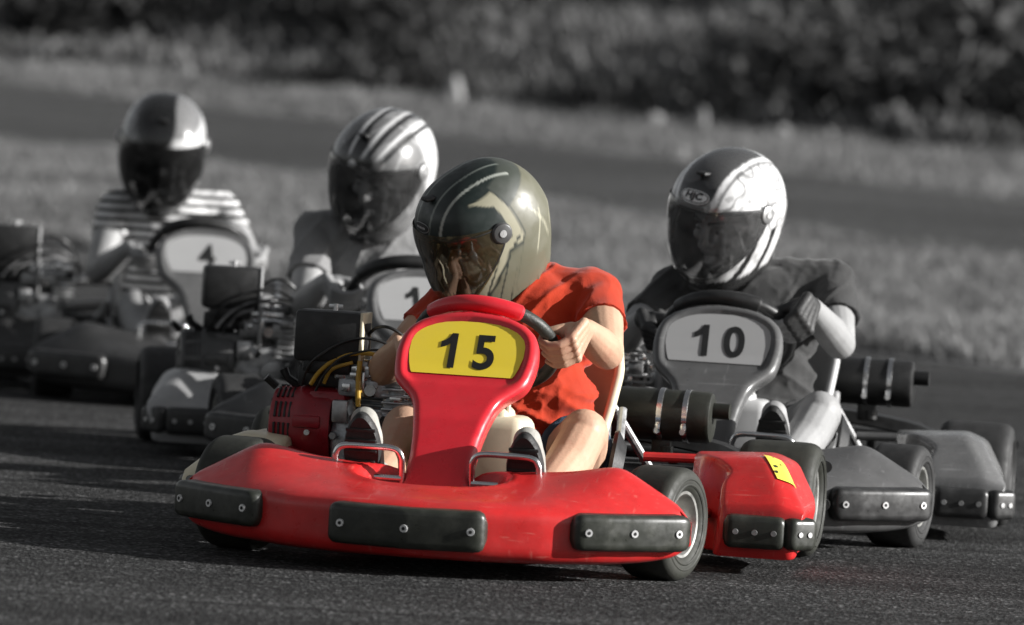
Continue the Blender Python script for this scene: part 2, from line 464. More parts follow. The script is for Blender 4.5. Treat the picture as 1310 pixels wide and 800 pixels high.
PANEL_ROWS = [(.165, .080), (.25, .076), (.29, .080), (.33, .088), (.360, .097), (.378, .108), (.392, .128), (.405, .148), (.42, .159), (.45, .166), (.48, .168), (.51, .163), (.533, .150), (.549, .128), (.562, .097), (.571, .058), (.575, .004)]
def panel_y(z):
    return float(np.interp(z, [.16, .25, .33, .40, .45, .58], [-.175, -.115, -.045, .035, .082, .190]))
def make_panel(number, pl, platem, root, offx=0):
    zk = [r[0] for r in PANEL_ROWS]; wk = [r[1] for r in PANEL_ROWS]
    zs = np.concatenate([np.linspace(.165, .55, 74), np.linspace(.553, .5748, 16)])
    w = smooth_arr(np.interp(zs, zk, wk), 2)
    # outline samples for true distance; z stretched because the panel leans back
    SL = 1.25
    ol = np.concatenate([np.stack([w, zs*SL], 1), np.stack([-w, zs*SL], 1)])
    fine = []
    for a in (1, -1):
        zz = np.linspace(.165, .5748, 700); fine.append(np.stack([a*np.interp(zz, zs, w), zz*SL], 1))
    fine.append(np.stack([np.linspace(-.004, .004, 5), np.full(5, .5755*SL)], 1))
    ol = np.concatenate(fine)
    pz0, pz1 = .426, .550
    def plate_half(z):
        return float(np.interp(z, [.426, .430, .45, .475, .50, .515, .528, .538, .545, .549], [.118, .124, .132, .138, .137, .131, .119, .100, .075, .03]))
    C = 45
    us = np.sin(np.linspace(-math.pi/2, math.pi/2, C))
    front = []
    for z, ww in zip(zs, w):
        row = []
        for u in us:
            x = ww*u
            d = float(np.sqrt(((ol-[x, z*SL])**2).sum(1)).min())
            rr = .020
            h = math.sqrt(max(0, rr*rr-(rr-min(d, rr))**2))
            s = min(1, max(0, (d-.018)/.016)); s = s*s*(3-2*s)*ss_(.395, .425, z); h -= .008*s
            y = panel_y(z)
            nrm = V(0, -.82, .57) if z > .4 else V(0, -.9, .43)
            row.append(V(x, y, z) + nrm*h)
        front.append(row)
    mb = MB(); n = C
    # front surface and walls running back
    v = [p for r in front for p in r]; f = []
    for i in range(len(zs)-1):
        for k in range(n-1): f.append([i*n+k, i*n+k+1, (i+1)*n+k+1, (i+1)*n+k])
    mb.add(v, f)
    rimL = [r[0] for r in front] + [front[-1][n//2]] + [r[-1] for r in front[::-1]]
    rings = []
    for dpt, ins in ((0, 0), (.02, .001), (.045, .0035), (.06, .006)):
        rings.append([p + V(-math.copysign(min(ins, abs(p.x)), p.x), dpt*.85, -dpt*.25) for p in rimL])
    # inner lip back towards the front
    rings.append([p + V(-math.copysign(min(.012, abs(p.x)), p.x), .05, -.014) for p in rimL])
    rings.append([p + V(-math.copysign(min(.012, abs(p.x)), p.x), .012, 0) for p in rimL])
    mb.loft(rings, 0, False, False)
    pan = mb.build('number_panel', pl, root, 55)
    # the plate
    mb = MB(); pv = []; pf = []
    zz = np.linspace(pz0+.002, pz1-.001, 28); C2 = 25
    def plate_pt(x, z, off=0.0):
        return V(x, panel_y(z), z) + V(0, -.82, .57)*(.0125+off)
    for z in zz:
        ph = plate_half(z)-.002
        for u in np.linspace(-1, 1, C2): pv.append(plate_pt(ph*u, z, .0015))
    for i in range(len(zz)-1):
        for k in range(C2-1): pf.append([i*C2+k, i*C2+k+1, (i+1)*C2+k+1, (i+1)*C2+k])
    mb.add(pv, pf, 0)
    tv, tf = digits(number, .080, .084, 1.05)
    mb.add([plate_pt(offx+x-.05*y, .481+y*.98, .0030) for x, y in tv], tf, 1)
    mb.build('number_plate', [platem, M['ink']], pan, 60)
    return pan

def make_pod(sgn, pl, padm, root, sticker=None):
    ys = [.335, .338, .345, .36, .39, .42, .45, .47, .50, .55, .62, .70, .78, .84, .865, .872]
    zt = [.125, .148, .165, .176, .200, .220, .240, .252, .266, .270, .266, .268, .262, .252, .235, .20]
    xi = [.548, .54, .535, .53, .525, .522, .535, .52, .49, .45, .42, .41, .41, .42, .43, .45]
    xo = [.748, .760, .766, .770, .768, .762, .756, .752, .750, .748, .745, .74, .735, .72, .70, .67]
    if sgn > 0: xo = [x-.022 for x in xo]
    else: zt = [z*.9 for z in zt]; xo = [x-.04 for x in xo]; xi = [max(.50, x-.03) for x in xi]
    yq = np.concatenate([np.linspace(.335, .36, 6)[:-1], np.linspace(.36, .872, 44)])
    A = [smooth_arr(np.interp(yq, ys, t), 1) for t in (zt, xi, xo)]
    mb = MB(); secs = []
    for i, y in enumerate(yq):
        t, a, b = [q[i] for q in A]
        zb = .040 + (.02 if i == 0 else 0) + .02*max(0, (y-.7)/.17)
        lean = .06*max(0, min(1, (t-.15)/.13))     # outer side leans in towards the top
        pr = fillet([(a, zb), (a+.012, t-.006), (b-lean-.05, t+.004), (b-lean, t-.016), (b, .15 if t > .16 else t*.8), (b-.022, zb)], [.008, .014, .016, .016, .03, .012], 5, [3, 5, 2, 4, 3, 5])
        secs.append([V(sgn*q.x, y, q.y) for q in pr])
    mb.loft(secs)
    pod = mb.build('side_pod', pl, root, 50)
    def block(cx, cy, w, rot, z0=.062, z1=.142, nb=3):
        mb = MB(); Rm = Matrix.Rotation(rot, 3, 'Z')
        secs = []
        for i in range(21):
            s = -1+2*i/20; d = (1-abs(s))*w/2; k = math.sqrt(max(0, 1-(max(0, .02-d)/.02)**2))
            hz = (z1-z0)/2*(.5+.5*k); dp = .026*(.3+.7*k)
            pr = fillet([(.015, -hz), (-dp, -hz*.95), (-dp, hz*.93), (.015, hz)], [.002, .014, .014, .002], 4, 2)
            secs.append([V(cx, cy, (z0+z1)/2) + Rm @ V(s*w/2, q.x, q.y) for q in pr])
        mb.loft(secs)
        for k in range(nb):
            sx = (-1+2*k/(nb-1))*(w/2-.03)
            c = V(cx, cy, (z0+z1)/2) + Rm @ V(sx, -.025, 0); nn = Rm @ V(0, -1, 0)
            mb.cyl(c, c+nn*.004, .0075, .0065, 14, 1)
        mb.build('bumper_pad', [padm, M['dull_steel']], pod, 40)
    q = 0 if sgn > 0 else .03
    block(sgn*(.632-q), .334, .150, sgn*R(6))
    block(sgn*(.730-q), .364, .088, sgn*R(48), nb=2)
    if sticker:
        from mathutils.bvhtree import BVHTree
        bv = BVHTree.FromPolygons([v.co.copy() for v in pod.data.vertices], [list(p.vertices) for p in pod.data.polygons])
        mb = MB(); pts = []; fs = []; K = 22; W = 9
        for i in range(K):
            t = i/(K-1); y = .392 + t*.135
            for j in range(W):
                xx = sgn*((.664-.052*t) + .042*j/(W-1))
                hit = bv.ray_cast(V(xx, y-.25, .60), V(0, .60, -.80))
                p = hit[0] if hit[0] is not None else V(xx, y, .2)
                nn = hit[1] if hit[1] is not None else V(0, -.5, .8)
                if nn.dot(V(0, .6, -.8)) > 0: nn = -nn
                pts.append(p + nn*.003)
        for i in range(K-1):
            for j in range(W-1): fs.append([i*W+j, i*W+j+1, (i+1)*W+j+1, (i+1)*W+j])
        mb.add(pts, fs); mb.build('sticker', sticker, pod, 60)
    return pod

def make_wheel(c, r, w, root, tym, steer=0., sgn=1):
    A = Matrix.Translation(Vector(c)) @ Matrix.Rotation(steer, 4, 'Z') @ Matrix.Rotation(R(90)*sgn, 4, 'Y')   # local +z = outwards
    h = w/2
    t = MB()
    prof = fillet([(r*.56, -h*.78), (r*.66, -h*.98), (r*.88, -h*1.0), (r*.995, -h*.80), (r, -h*.4), (r, h*.4), (r*.995, h*.80), (r*.88, h*1.0), (r*.66, h*.98), (r*.56, h*.78)], [.003, .012, .016, .02, .02, .02, .02, .016, .012, .003], 4, 1)
    t.lathe([(q.x, q.y) for q in prof], A, 64, loop=True)
    # moulded rings on the sidewall
    for rr in (.70, .80):
        t.lathe([(r*rr-.003, h*.985), (r*rr, h*1.012), (r*rr+.003, h*.985)], A, 64)
    wh = MB()
    wh.lathe([(r*.585, -h*.8), (r*.60, -h*.72), (r*.52, -h*.6), (r*.50, -h*.1), (r*.50, h*.3), (r*.52, h*.62), (r*.56, h*.76), (r*.60, h*.80), (r*.585, h*.86), (r*.54, h*.84), (r*.505, h*.70), (r*.475, h*.50), (r*.42, h*.20), (r*.30, h*.14), (r*.24, h*.30), (r*.22, h*.52), (r*.10, h*.55), (0.002, h*.55)], A, 48)
    for k in range(3):
        a = 2*math.pi*k/3+.4; p = V(r*.33*math.cos(a), r*.33*math.sin(a), 0)
        wh.cyl(A @ (p+V(0, 0, h*.1)), A @ (p+V(0, 0, h*.28)), r*.05, None, 6, 0)
    w_o = empty('wheel', (0, 0, 0)); w_o.parent = root
    t.build('tyre', tym, w_o, 40); wh.build('rim', M['rim'], w_o, 35)
    return w_o

def make_engine(root, colr):
    red = M['engine_red'] if colr else M['engine_grey']; al = M['alloy'] if colr else M['alloy_grey']
    e = empty('engine', (0, 0, 0)); e.parent = root
    # crankcase and finned cylinder
    b = MB()
    b.box((-.345, .66, .235), (.15, .19, .17), .02, 0)
    b.cyl((-.42, .64, .235), (-.27, .64, .235), .078, None, 28, 0, .012)
    for k in range(9): b.box((-.34, .70+.0*k, .285+.012*k), (.145, .16, .005), .002, 0)
    b.box((-.34, .70, .335), (.10, .11, .12), .012, 0)
    b.box((-.345, .60, .365), (.13, .06, .05), .012, 0)
    for px, pz in ((-.385, .30), (-.30, .30), (-.385, .19), (-.30, .19), (-.41, .245), (-.27, .25)):
        b.cyl((px, .565, pz), (px, .55, pz), .010, .009, 6, 1)
    b.box((-.395, .555, .305), (.040, .02, .055), .006, 1)
    b.cyl((-.31, .56, .245), (-.31, .545, .245), .035, .033, 24, 0, .004)
    b.cyl((-.375, .57, .325), (-.355, .53, .295), .012, None, 12, 1)
    b.box((-.27, .62, .33), (.06, .08, .11), .012, 0)
    for k in range(6): b.box((-.262, .585, .285+.016*k), (.07, .05, .006), .002, 0)
    b.build('crankcase', [al, M['dull_steel']], e, 35)
    # recoil starter housing with slots, facing outwards
    r = MB()
    A = Matrix.Translation(V(-.43, .65, .262)) @ Matrix.Rotation(R(-90), 4, 'Y')
    r.lathe([(.06, -.01), (.104, -.01), (.108, .0), (.108, .05), (.104, .075), (.096, .086), (.092, .13), (.086, .142), (.070, .147), (.035, .149), (.002, .149)], A, 48)
    r.box((-.435, .62, .32), (.10, .10, .07), .02, 0)
    for row in (.092, .104, .116, .128):
        for k in range(11):
            a = 2*math.pi*k/11
            rot = (A.to_3x3() @ Matrix.Rotation(a, 3, 'Z'))
            r.box(A @ V(.0915*math.cos(a), .0915*math.sin(a), row), (.008, .040, .0055), .001, 1, rot=rot)
    for k in range(10):
        a = 2*math.pi*k/10+.1
        rot = (A.to_3x3() @ Matrix.Rotation(a, 3, 'Z'))
        r.box(A @ V(.052*math.cos(a), .052*math.sin(a), .147), (.036, .008, .005), .001, 1, rot=rot)
    r.box((-.475, .545, .275), (.07, .02, .03), .006, 0)
    r.cyl((-.47, .537, .25), (-.47, .530, .25), .007, None, 10, 2)
    r.build('recoil_cover', [red, M['black'], M['bolt']], e, 35)
    # lower red fairing of the engine mount
    l = MB(); l.box((-.47, .56, .185), (.16, .10, .03), .012, 0, rot=Matrix.Rotation(R(18), 3, 'Y')); l.build('engine_shroud', red, e)
    # air box
    a = MB()
    a.box((-.437, .60, .483), (.165, .10, .125), .012, 0)
    a.box((-.437, .60, .412), (.12, .085, .04), .01, 0)
    a.box((-.437, .60, .385), (.15, .03, .05), .006, 0)
    a.cyl((-.43, .60, .545), (-.43, .60, .562), .006, None, 10, 2)
    a.box((-.43, .60, .556), (.035, .006, .010), .002, 2)
    a.box((-.3535, .60, .482), (.008, .103, .128), .003, 1)
    a.box((-.3490, .60, .482), (.004, .06, .075), .001, 0)
    a.build('air_box', [M['black'], M['cream'] if colr else M['cream_grey'], M['bolt']], e, 35)
    # carburettor, levers and linkage
    c = MB()
    c.box((-.365, .60, .405), (.06, .06, .055), .01, 0); c.cyl((-.36, .60, .37), (-.36, .60, .34), .024, .02, 18, 0, .004)
    c.box((-.30, .61, .415), (.05, .05, .04), .008, 0)
    c.tube([(-.39, .58, .43), (-.33, .575, .43), (-.26, .58, .43), (-.24, .60, .40)], .004, 8, 1)
    c.tube([(-.37, .57, .39), (-.31, .565, .395), (-.25, .57, .385)], .0055, 8, 1)
    c.box((-.33, .565, .41), (.09, .004, .014), .001, 1)
    c.box((-.345, .56, .378), (.012, .01, .05), .003, 1)
    c.cyl((-.29, .58, .385), (-.25, .58, .385), .02, None, 16, 0, .003)
    c.cyl((-.325, .575, .36), (-.325, .555, .36), .014, None, 14, 1)
    for k in range(26):
        p = V(-.42+.19*random.random(), .56+.04*random.random(), .34+.10*random.random())
        c.box(p, (.010+.02*random.random(), .012, .008+.02*random.random()), .002, random.choice((0, 1, 1, 2)))
    c.build('carburettor', [al, M['steel'], M['black']], e, 35)
    h = MB()
    h.tube(cr([(-.475, .57, .365), (-.45, .56, .40), (-.405, .555, .435), (-.35, .553, .448), (-.30, .555, .445), (-.25, .57, .43)], 8), .0055, 10, 0)
    h.tube(cr([(-.352, .55, .43), (-.353, .547, .38), (-.350, .55, .32)], 6), .0065, 10, 0)
    h.tube(cr([(-.44, .56, .37), (-.42, .55, .405), (-.37, .552, .425)], 6), .0045, 8, 0)
    h.build('fuel_hose', M['hose'] if colr else M['hose_grey'], e)
    k = MB()
    k.tube(cr([(-.50, .58, .36), (-.47, .545, .42), (-.40, .54, .47), (-.33, .545, .485), (-.26, .56, .46), (-.20, .60, .40)], 8), .0035, 8)
    k.tube(cr([(-.46, .56, .35), (-.43, .54, .40), (-.385, .535, .44), (-.30, .54, .46), (-.22, .58, .44)], 8), .003, 8)
    k.tube(cr([(-.40, .66, .40), (-.34, .60, .50), (-.28, .58, .51), (-.22, .62, .45), (-.20, .70, .36)], 8), .004, 8)
    k.build('throttle_cable', M['black'], e)
    # choke lever and pull handle standing out to the side
    p = MB()
    p.tube([(-.50, .64, .345), (-.545, .62, .375), (-.555, .62, .395)], [.012, .010, .012], 10)
    p.tube([(-.575, .64, .35), (-.60, .63, .372)], .010, 10)
    p.build('starter_handle', M['black'], e)
    # exhaust pipe from the head round the back to the silencer
    x = MB()
    x.tube(cr([(-.30, .76, .33), (-.22, .90, .35), (-.08, 1.03, .36), (.08, 1.10, .34), (.19, 1.12, .33)], 8), .019, 14)
    x.build('exhaust_pipe', M['dull_steel'], e)
    # chain guard and sprocket
    s = MB(); s.box((-.25, .86, .20), (.035, .34, .12), .015); s.build('chain_guard', M['black'], e)
    return e

def make_seat(root, m):
    path = cr([(0, .40, .115), (0, .55, .075), (0, .70, .07), (0, .80, .125), (0, .862, .25), (0, .90, .40), (0, .925, .53)], 6)
    K = len(path); secs = []; rimL = []; rimR = []
    for i, p in enumerate(path):
        t = (path[min(i+1, K-1)] - path[max(i-1, 0)]).normalized(); n = V(0, -t.z, t.y)   # towards the driver
        s = i/(K-1)
        wing = float(np.interp(s, [0, .2, .45, .62, .8, 1], [.03, .09, .17, .16, .11, .05]))
        hw = float(np.interp(s, [0, .3, .6, .85, 1], [.165, .19, .205, .225, .20]))
        sec = []
        for q in np.linspace(-1, 1, 25):
            a = abs(q); x = hw*math.copysign(min(1, (a/.72))**.9 if a < .72 else 1+.06*(a-.72)/.28, q)
            up = 0 if a < .45 else wing*((a-.45)/.55)**1.6
            sec.append(p + V(x, 0, 0) + n*up)
        secs.append(sec); rimL.append(sec[-1]); rimR.append(sec[0])
    st = empty('seat', (0, 0, 0)); st.parent = root
    mb = MB(); mb.loft(secs, 0, False, False)
    sh = mb.build('seat_shell', m, st, 60)
    md = sh.modifiers.new('thickness', 'SOLIDIFY'); md.thickness = .008; md.offset = 0
    mb = MB(); mb.tube(rimR + secs[-1][1:-1] + rimL[::-1], .0125, 12); mb.build('seat_rim', m, st, 60)
    for sg in (-1, 1):
        mb = MB(); mb.tube([(sg*.235, .72, .10), (sg*.245, .82, .22), (sg*.235, .90, .34)], .011, 10)
        mb.tube([(sg*.20, .90, .36), (sg*.33, 1.04, .13)], .011, 10); mb.tube([(sg*.235, .72, .10), (sg*.20, .90, .36)], .008, 8)
        mb.build('seat_bracket', M['dull_steel'], st)
    # dark hip guards outside the shell
    for sg in (-1, 1):
        mb = MB(); ss = []
        for i in range(13):
            t = i/12; a = R(-70+200*t)
            c = V(sg*(.255+.03*math.sin(math.pi*t)), .60-.13*math.cos(a), .205+.095*math.sin(a))
            ss.append([c + V(sg*.0, 0, 0), c + V(sg*.010, .0, .004), c + V(sg*.03, .03*math.cos(a), -.03*math.sin(a)), c + V(sg*.0, .05*math.cos(a), -.05*math.sin(a))])
        mb.loft(ss); mb.build('hip_guard', M['black'], st, 50)
    return st

def make_shoe_pedals(root):
    for sg in (-1, 1):
        p = MB(); x0 = sg*.160 + .0
        y = -.175
        p.tube(cr([(x0-.078, y+.03, .10), (x0-.078, y+.006, .22), (x0-.076, y, .252), (x0-.058, y-.002, .268), (x0, y-.003, .270), (x0+.058, y-.002, .268), (x0+.076, y, .252), (x0+.078, y+.006, .22), (x0+.078, y+.03, .10)], 6), .0075, 12)
        p.tube([(x0, y+.02, .08), (x0, y+.01, .20)], .009, 10)
        p.tube([(x0-.078, y+.006, .20), (x0+.078, y+.006, .20)], .007, 10)
        p.build('pedal', M['steel'], root)

def make_kart(number, X, Y, yaw, steer, style, label, muff=(0, 0, 0), offx=0, engx=0, podstyle=None, panx=0):
    root = empty('go_kart', (X, Y, 0), R(-yaw))
    tag(root, label, 'go-kart', 'go-karts racing on the track')
    col = style == 'red'
    pl = M['red_plastic'] if col else M[style]
    pp = M['panel_red'] if col else M['grey_plastic']
    padm = M['pad'] if col else M['pad_grey']; tym = M['tyre'] if col else M['tyre_grey']
    make_nose(pl, padm, root)
    make_panel(number, pp, M['yellow'] if col else M['plate_grey'], root, offx).location.x = panx
    podm = M['red_plastic'] if col else M[podstyle or 'grey_plastic']
    pod = make_pod(1, podm, padm, root, M['sticker'] if col else None); pod.location.x = .034 if col else 0
    make_pod(-1, M['cream'] if col else podm, padm, root)
    st = R(steer)
    make_wheel((.498, 0, .131), .131, .135, root, tym, -st, 1); make_wheel((-.497, 0, .131), .131, .135, root, tym, -st, -1)
    make_wheel((.612, 1.05, .141), .141, .20, root, tym, 0, 1); make_wheel((-.612, 1.05, .141), .141, .20, root, tym, 0, -1)
    # frame of tubes
    fr = MB()
    for sg in (-1, 1):
        fr.tube(cr([(sg*.24, -.33, .085), (sg*.27, -.10, .075), (sg*.34, .25, .07), (sg*.34, .80, .07), (sg*.30, 1.22, .085)], 6), .015, 12)
        fr.tube(cr([(sg*.34, .30, .07), (sg*.50, .38, .12), (sg*.52, .60, .13), (sg*.50, .84, .12), (sg*.34, .88, .07)], 6), .012, 10)
        fr.tube([(sg*.27, -.02, .08), (sg*.44, 0, .131)], .017, 10)
        fr.cyl((sg*.43, 0, .06), (sg*.43, 0, .20), .02)
        fr.tube([(sg*.30, .86, .23), (sg*.55, .90, .235)], .012, 10)
    fr.tube([(-.27, -.05, .08), (.27, -.05, .08)], .015); fr.tube([(-.34, .45, .07), (.34, .45, .07)], .015)
    fr.tube([(-.34, .82, .07), (.34, .82, .07)], .015)
    fr.tube([(-.62, 1.05, .141), (.62, 1.05, .141)], .02, 14)
    fr.tube([(-.24, -.33, .085), (.24, -.33, .085)], .013)
    fr.build('frame', M['frame_red'] if col else M['frame_grey'], root)
    fl = MB(); fl.box((0, .13, .058), (.52, .72, .006), .002); fl.build('floor_tray', M['dull_steel'], root)
    rb = MB()
    for z in (.12, .215):
        rb.tube(cr([(-.70, 1.22, z), (-.66, 1.29, z), (-.4, 1.31, z), (0, 1.31, z), (.4, 1.31, z), (.66, 1.29, z), (.70, 1.22, z)], 6), .015, 12)
    for x in (-.30, .30): rb.tube([(x, 1.20, .085), (x, 1.31, .12), (x, 1.31, .215)], .013)
    # arched cover between the rear wheels
    ss = []
    for i in range(25):
        t = i/24; x = -.48+.96*t; zc = .235+.055*math.sin(math.pi*t)**.6
        ss.append([V(x, 1.20, zc-.03), V(x, 1.215, zc), V(x, 1.27, zc+.004), V(x, 1.29, zc-.03), V(x, 1.285, zc-.035), V(x, 1.205, zc-.035)])
    rb.loft(ss); rb.build('rear_bumper', M['black'], root)
    make_seat(root, M['cream'] if col else M['cream_grey'])
    make_engine(root, col).location.x = engx
    # silencer
    mf = MB(); d = V(*muff)
    mf.cyl(V(.165, 1.12, .322)+d, V(.425, 1.12, .322)+d, .064, None, 36, 0, .012)
    mf.cyl(V(.424, 1.12, .34)+d, V(.466, 1.12, .34)+d, .020, None, 18, 0)
    mf.box(V(.30, 1.12, .245)+d, (.05, .03, .06), .008, 0); mf.cyl(V(.31, 1.12, .22)+d, V(.31, 1.12, .245)+d, .02, None, 12, 0)
    mu = mf.build('silencer', M['black_paint'] if col else M['black'], root, 35)
    for x in (.298, .362):
        c = MB(); A = Matrix.Translation(V(x, 1.12, .322)+d) @ Matrix.Rotation(R(90), 4, 'Y')
        c.lathe([(.0645, -.007), (.0675, -.006), (.0675, .006), (.0645, .007)], A, 40)
        c.box(V(x, 1.052, .292)+d, (.014, .012, .022), .003); c.cyl(V(x, 1.046, .286)+d, V(x, 1.040, .286)+d, .0075, None, 10)
        c.build('clamp', M['steel'], mu)
    # steering wheel
    sw = empty('steering_wheel', (0, 0, 0)); sw.parent = root
    def arc(a0, a1, n, r=WR): return [rim_pt(a0+(a1-a0)*i/n, r*(1-.06*math.exp(-((((a0+(a1-a0)*i/n)-90+steer*.8+180) % 360-180)/38)**2))) for i in range(n+1)]
    t = MB(); t.tube(arc(0, 360, 72)[:-1], .0155, 14, 0, True)
    for a in (-30, 90, 210): t.tube([WC-V(0, -.04, .034)*.4, rim_pt(a-steer*.8)], .010, 8, 1)
    t.cyl(WC+V(0, -.012, -.014), WC+V(0, .02, .024), .045, .04, 24, 1, .006)
    t.build('rim', [M['grip'] if col else M['black'], M['dull_steel']], sw)
    q = MB(); q.tube(arc(62-steer*.8, 152-steer*.8, 24), [.013]+[.0205]*23+[.013], 14, 0); q.build('grip_cover', M['panel_red'] if col else M['black'], sw)
    cc = MB(); cc.tube([(0, .325, .488), (0, -.02, .12)], .012, 12); cc.build('steering_column', M['dull_steel'], root)
    # fuel tank
    ft = MB()
    ft.box((.0, .235, .235), (.27, .17, .21), .03, 0, seg=4); ft.box((.0, .235, .335), (.18, .12, .05), .02, 0, seg=3)
    ft.cyl((.055, .22, .35), (.055, .22, .385), .03, None, 24, 1, .004); ft.cyl((.085, .20, .35), (.085, .20, .40), .007, None, 10, 2)
    ft.build('fuel_tank', [M['cream'] if col else M['cream_grey'], M['panel_red'] if col else M['black'], M['cream'] if col else M['cream_grey']], root)
    make_shoe_pedals(root)
    # tie rods
    tr = MB(); tr.tube([(-.43, .06, .10), (-.03, .04, .12)], .007); tr.tube([(.43, .06, .10), (.03, .04, .12)], .007); tr.build('tie_rod', M['steel'], root)
    return root

# ----------------------------------------------------------------------------- drivers
def remesh(mb, vox, it=4, fac=.5):
    me = bpy.data.meshes.new('shape'); me.from_pydata([tuple(p) for p in mb.v], [], mb.f); me.update()
    bm = bmesh.new(); bm.from_mesh(me); bmesh.ops.recalc_face_normals(bm, faces=bm.faces[:]); bm.to_mesh(me); bm.free()
    o = bpy.data.objects.new('shape', me); COL.objects.link(o)
    m = o.modifiers.new('r', 'REMESH'); m.mode = 'VOXEL'; m.voxel_size = vox
    if it:
        s = o.modifiers.new('s', 'SMOOTH'); s.factor = fac; s.iterations = it
    dg = bpy.context.evaluated_depsgraph_get()
    out = bpy.data.meshes.new_from_object(o.evaluated_get(dg))
    bpy.data.objects.remove(o); bpy.data.meshes.remove(me)
    out.polygons.foreach_set('use_smooth', [True]*len(out.polygons))
    return out

def hand_prims(mb, rp, t, wrist, front, ohint, skip=0., grow=0., up_thumb=1, only_palm=False):
    """a fist closed round the rim at rp; t along the rim, fingers passing on the front side"""
    t = t.normalized()
    o = ohint.normalized()
    n = o.cross(t).normalized()
    if n.dot(front) < 0: n = -n
    Rr = .0155+.0095
    def arcp(a, r): return o*(r*math.cos(R(a))) + n*(r*math.sin(R(a)))
    offs = (-.0385, -.0135, .0115, .0350); rad = (.0092, .0105, .0108, .0100); lens = (.86, 1., 1.04, .96)
    if up_thumb < 0: offs = tuple(-x for x in offs)
    for k in range(4):
        c = rp + t*offs[k]
        kn = c + arcp(52, Rr+.026)
        path = [kn, c + arcp(92, Rr+.010), c + arcp(92+48*lens[k], Rr+.003), c + arcp(92+108*lens[k], Rr+.0005)]
        rr = [rad[k]*1.18, rad[k]*1.06, rad[k]*.98, rad[k]*.82]
        e = 2 if only_palm else 4
        for i in range(e-1): mb.cap(path[i], rr[i]+grow, path[i+1], rr[i+1]+grow, n=12)
        mb.ell(kn + n*.003, rad[k]*1.28+grow, n=10)
        # back of the hand
        mb.cap(kn, rad[k]*1.18+grow, rp + t*offs[k]*.62 + o*(Rr+.062) + n*.012, .0125+grow, n=12)
    mb.cap(rp + o*(Rr+.014)+t*.012*up_thumb, .016+grow, rp + o*(Rr+.055) + n*.006, .018+grow, n=12)
    mb.cap(rp + o*(Rr+.014)-t*.018*up_thumb, .014+grow, rp + o*(Rr+.055) + n*.004, .017+grow, n=12)
    # thumb
    tb = rp + o*(Rr+.034) + t*.012*up_thumb - n*.004
    mb.cap(tb, .0135+grow, rp + t*offs[3 if True else 0]*.9 + arcp(40, Rr+.016), .0105+grow, n=12)
    tp = [tb, rp + t*.022*up_thumb + arcp(-32, Rr+.006), rp + t*.024*up_thumb + arcp(-85, Rr+.003), rp + t*.022*up_thumb + arcp(-135, Rr+.002)]
    tr = [.0150, .0122, .0108, .0088]
    for i in range(2 if only_palm else 3): mb.cap(tp[i], tr[i]+grow, tp[i+1], tr[i+1]+grow, n=12)
    mb.cap(rp + o*(Rr+.055) + n*.006, .021+grow, wrist, .027+grow*.5, n=14)
    return mb

def helmet_shape(phi, e):
    """point on the outer shell for heading phi (0 = forward, + = wearer's left) and elevation e; wearer faces -Y"""
    d = V(math.cos(e)*math.sin(phi), -math.cos(e)*math.cos(phi), math.sin(e))
    ax, az = .138, (.172 if d.z > 0 else .225)
    ay = .160 if d.y < 0 else .182
    p = 2.35
    k = (abs(d.x/ax)**p + abs(d.y/ay)**p + abs(d.z/az)**p)**(-1/p)
    q = d*k
    fwd = max(0, -d.y)
    if q.z < 0:            # chin bar pushes forward, sides tuck in
        q.y -= .024*fwd*min(1, -q.z/.10)
        q.x *= 1-.17*min(1, (-q.z/.18))**1.6
    if d.y > 0 and d.z < 0: q.y -= .03*d.y*min(1, -q.z/.12)
    zmin = -.182 + .045*max(0, min(1, (q.y+.10)/.22))
    if q.z < zmin:
        s = max(.0, 1-(zmin-q.z)*3.2); q = V(q.x*s, q.y*s, zmin-.004)
    return q

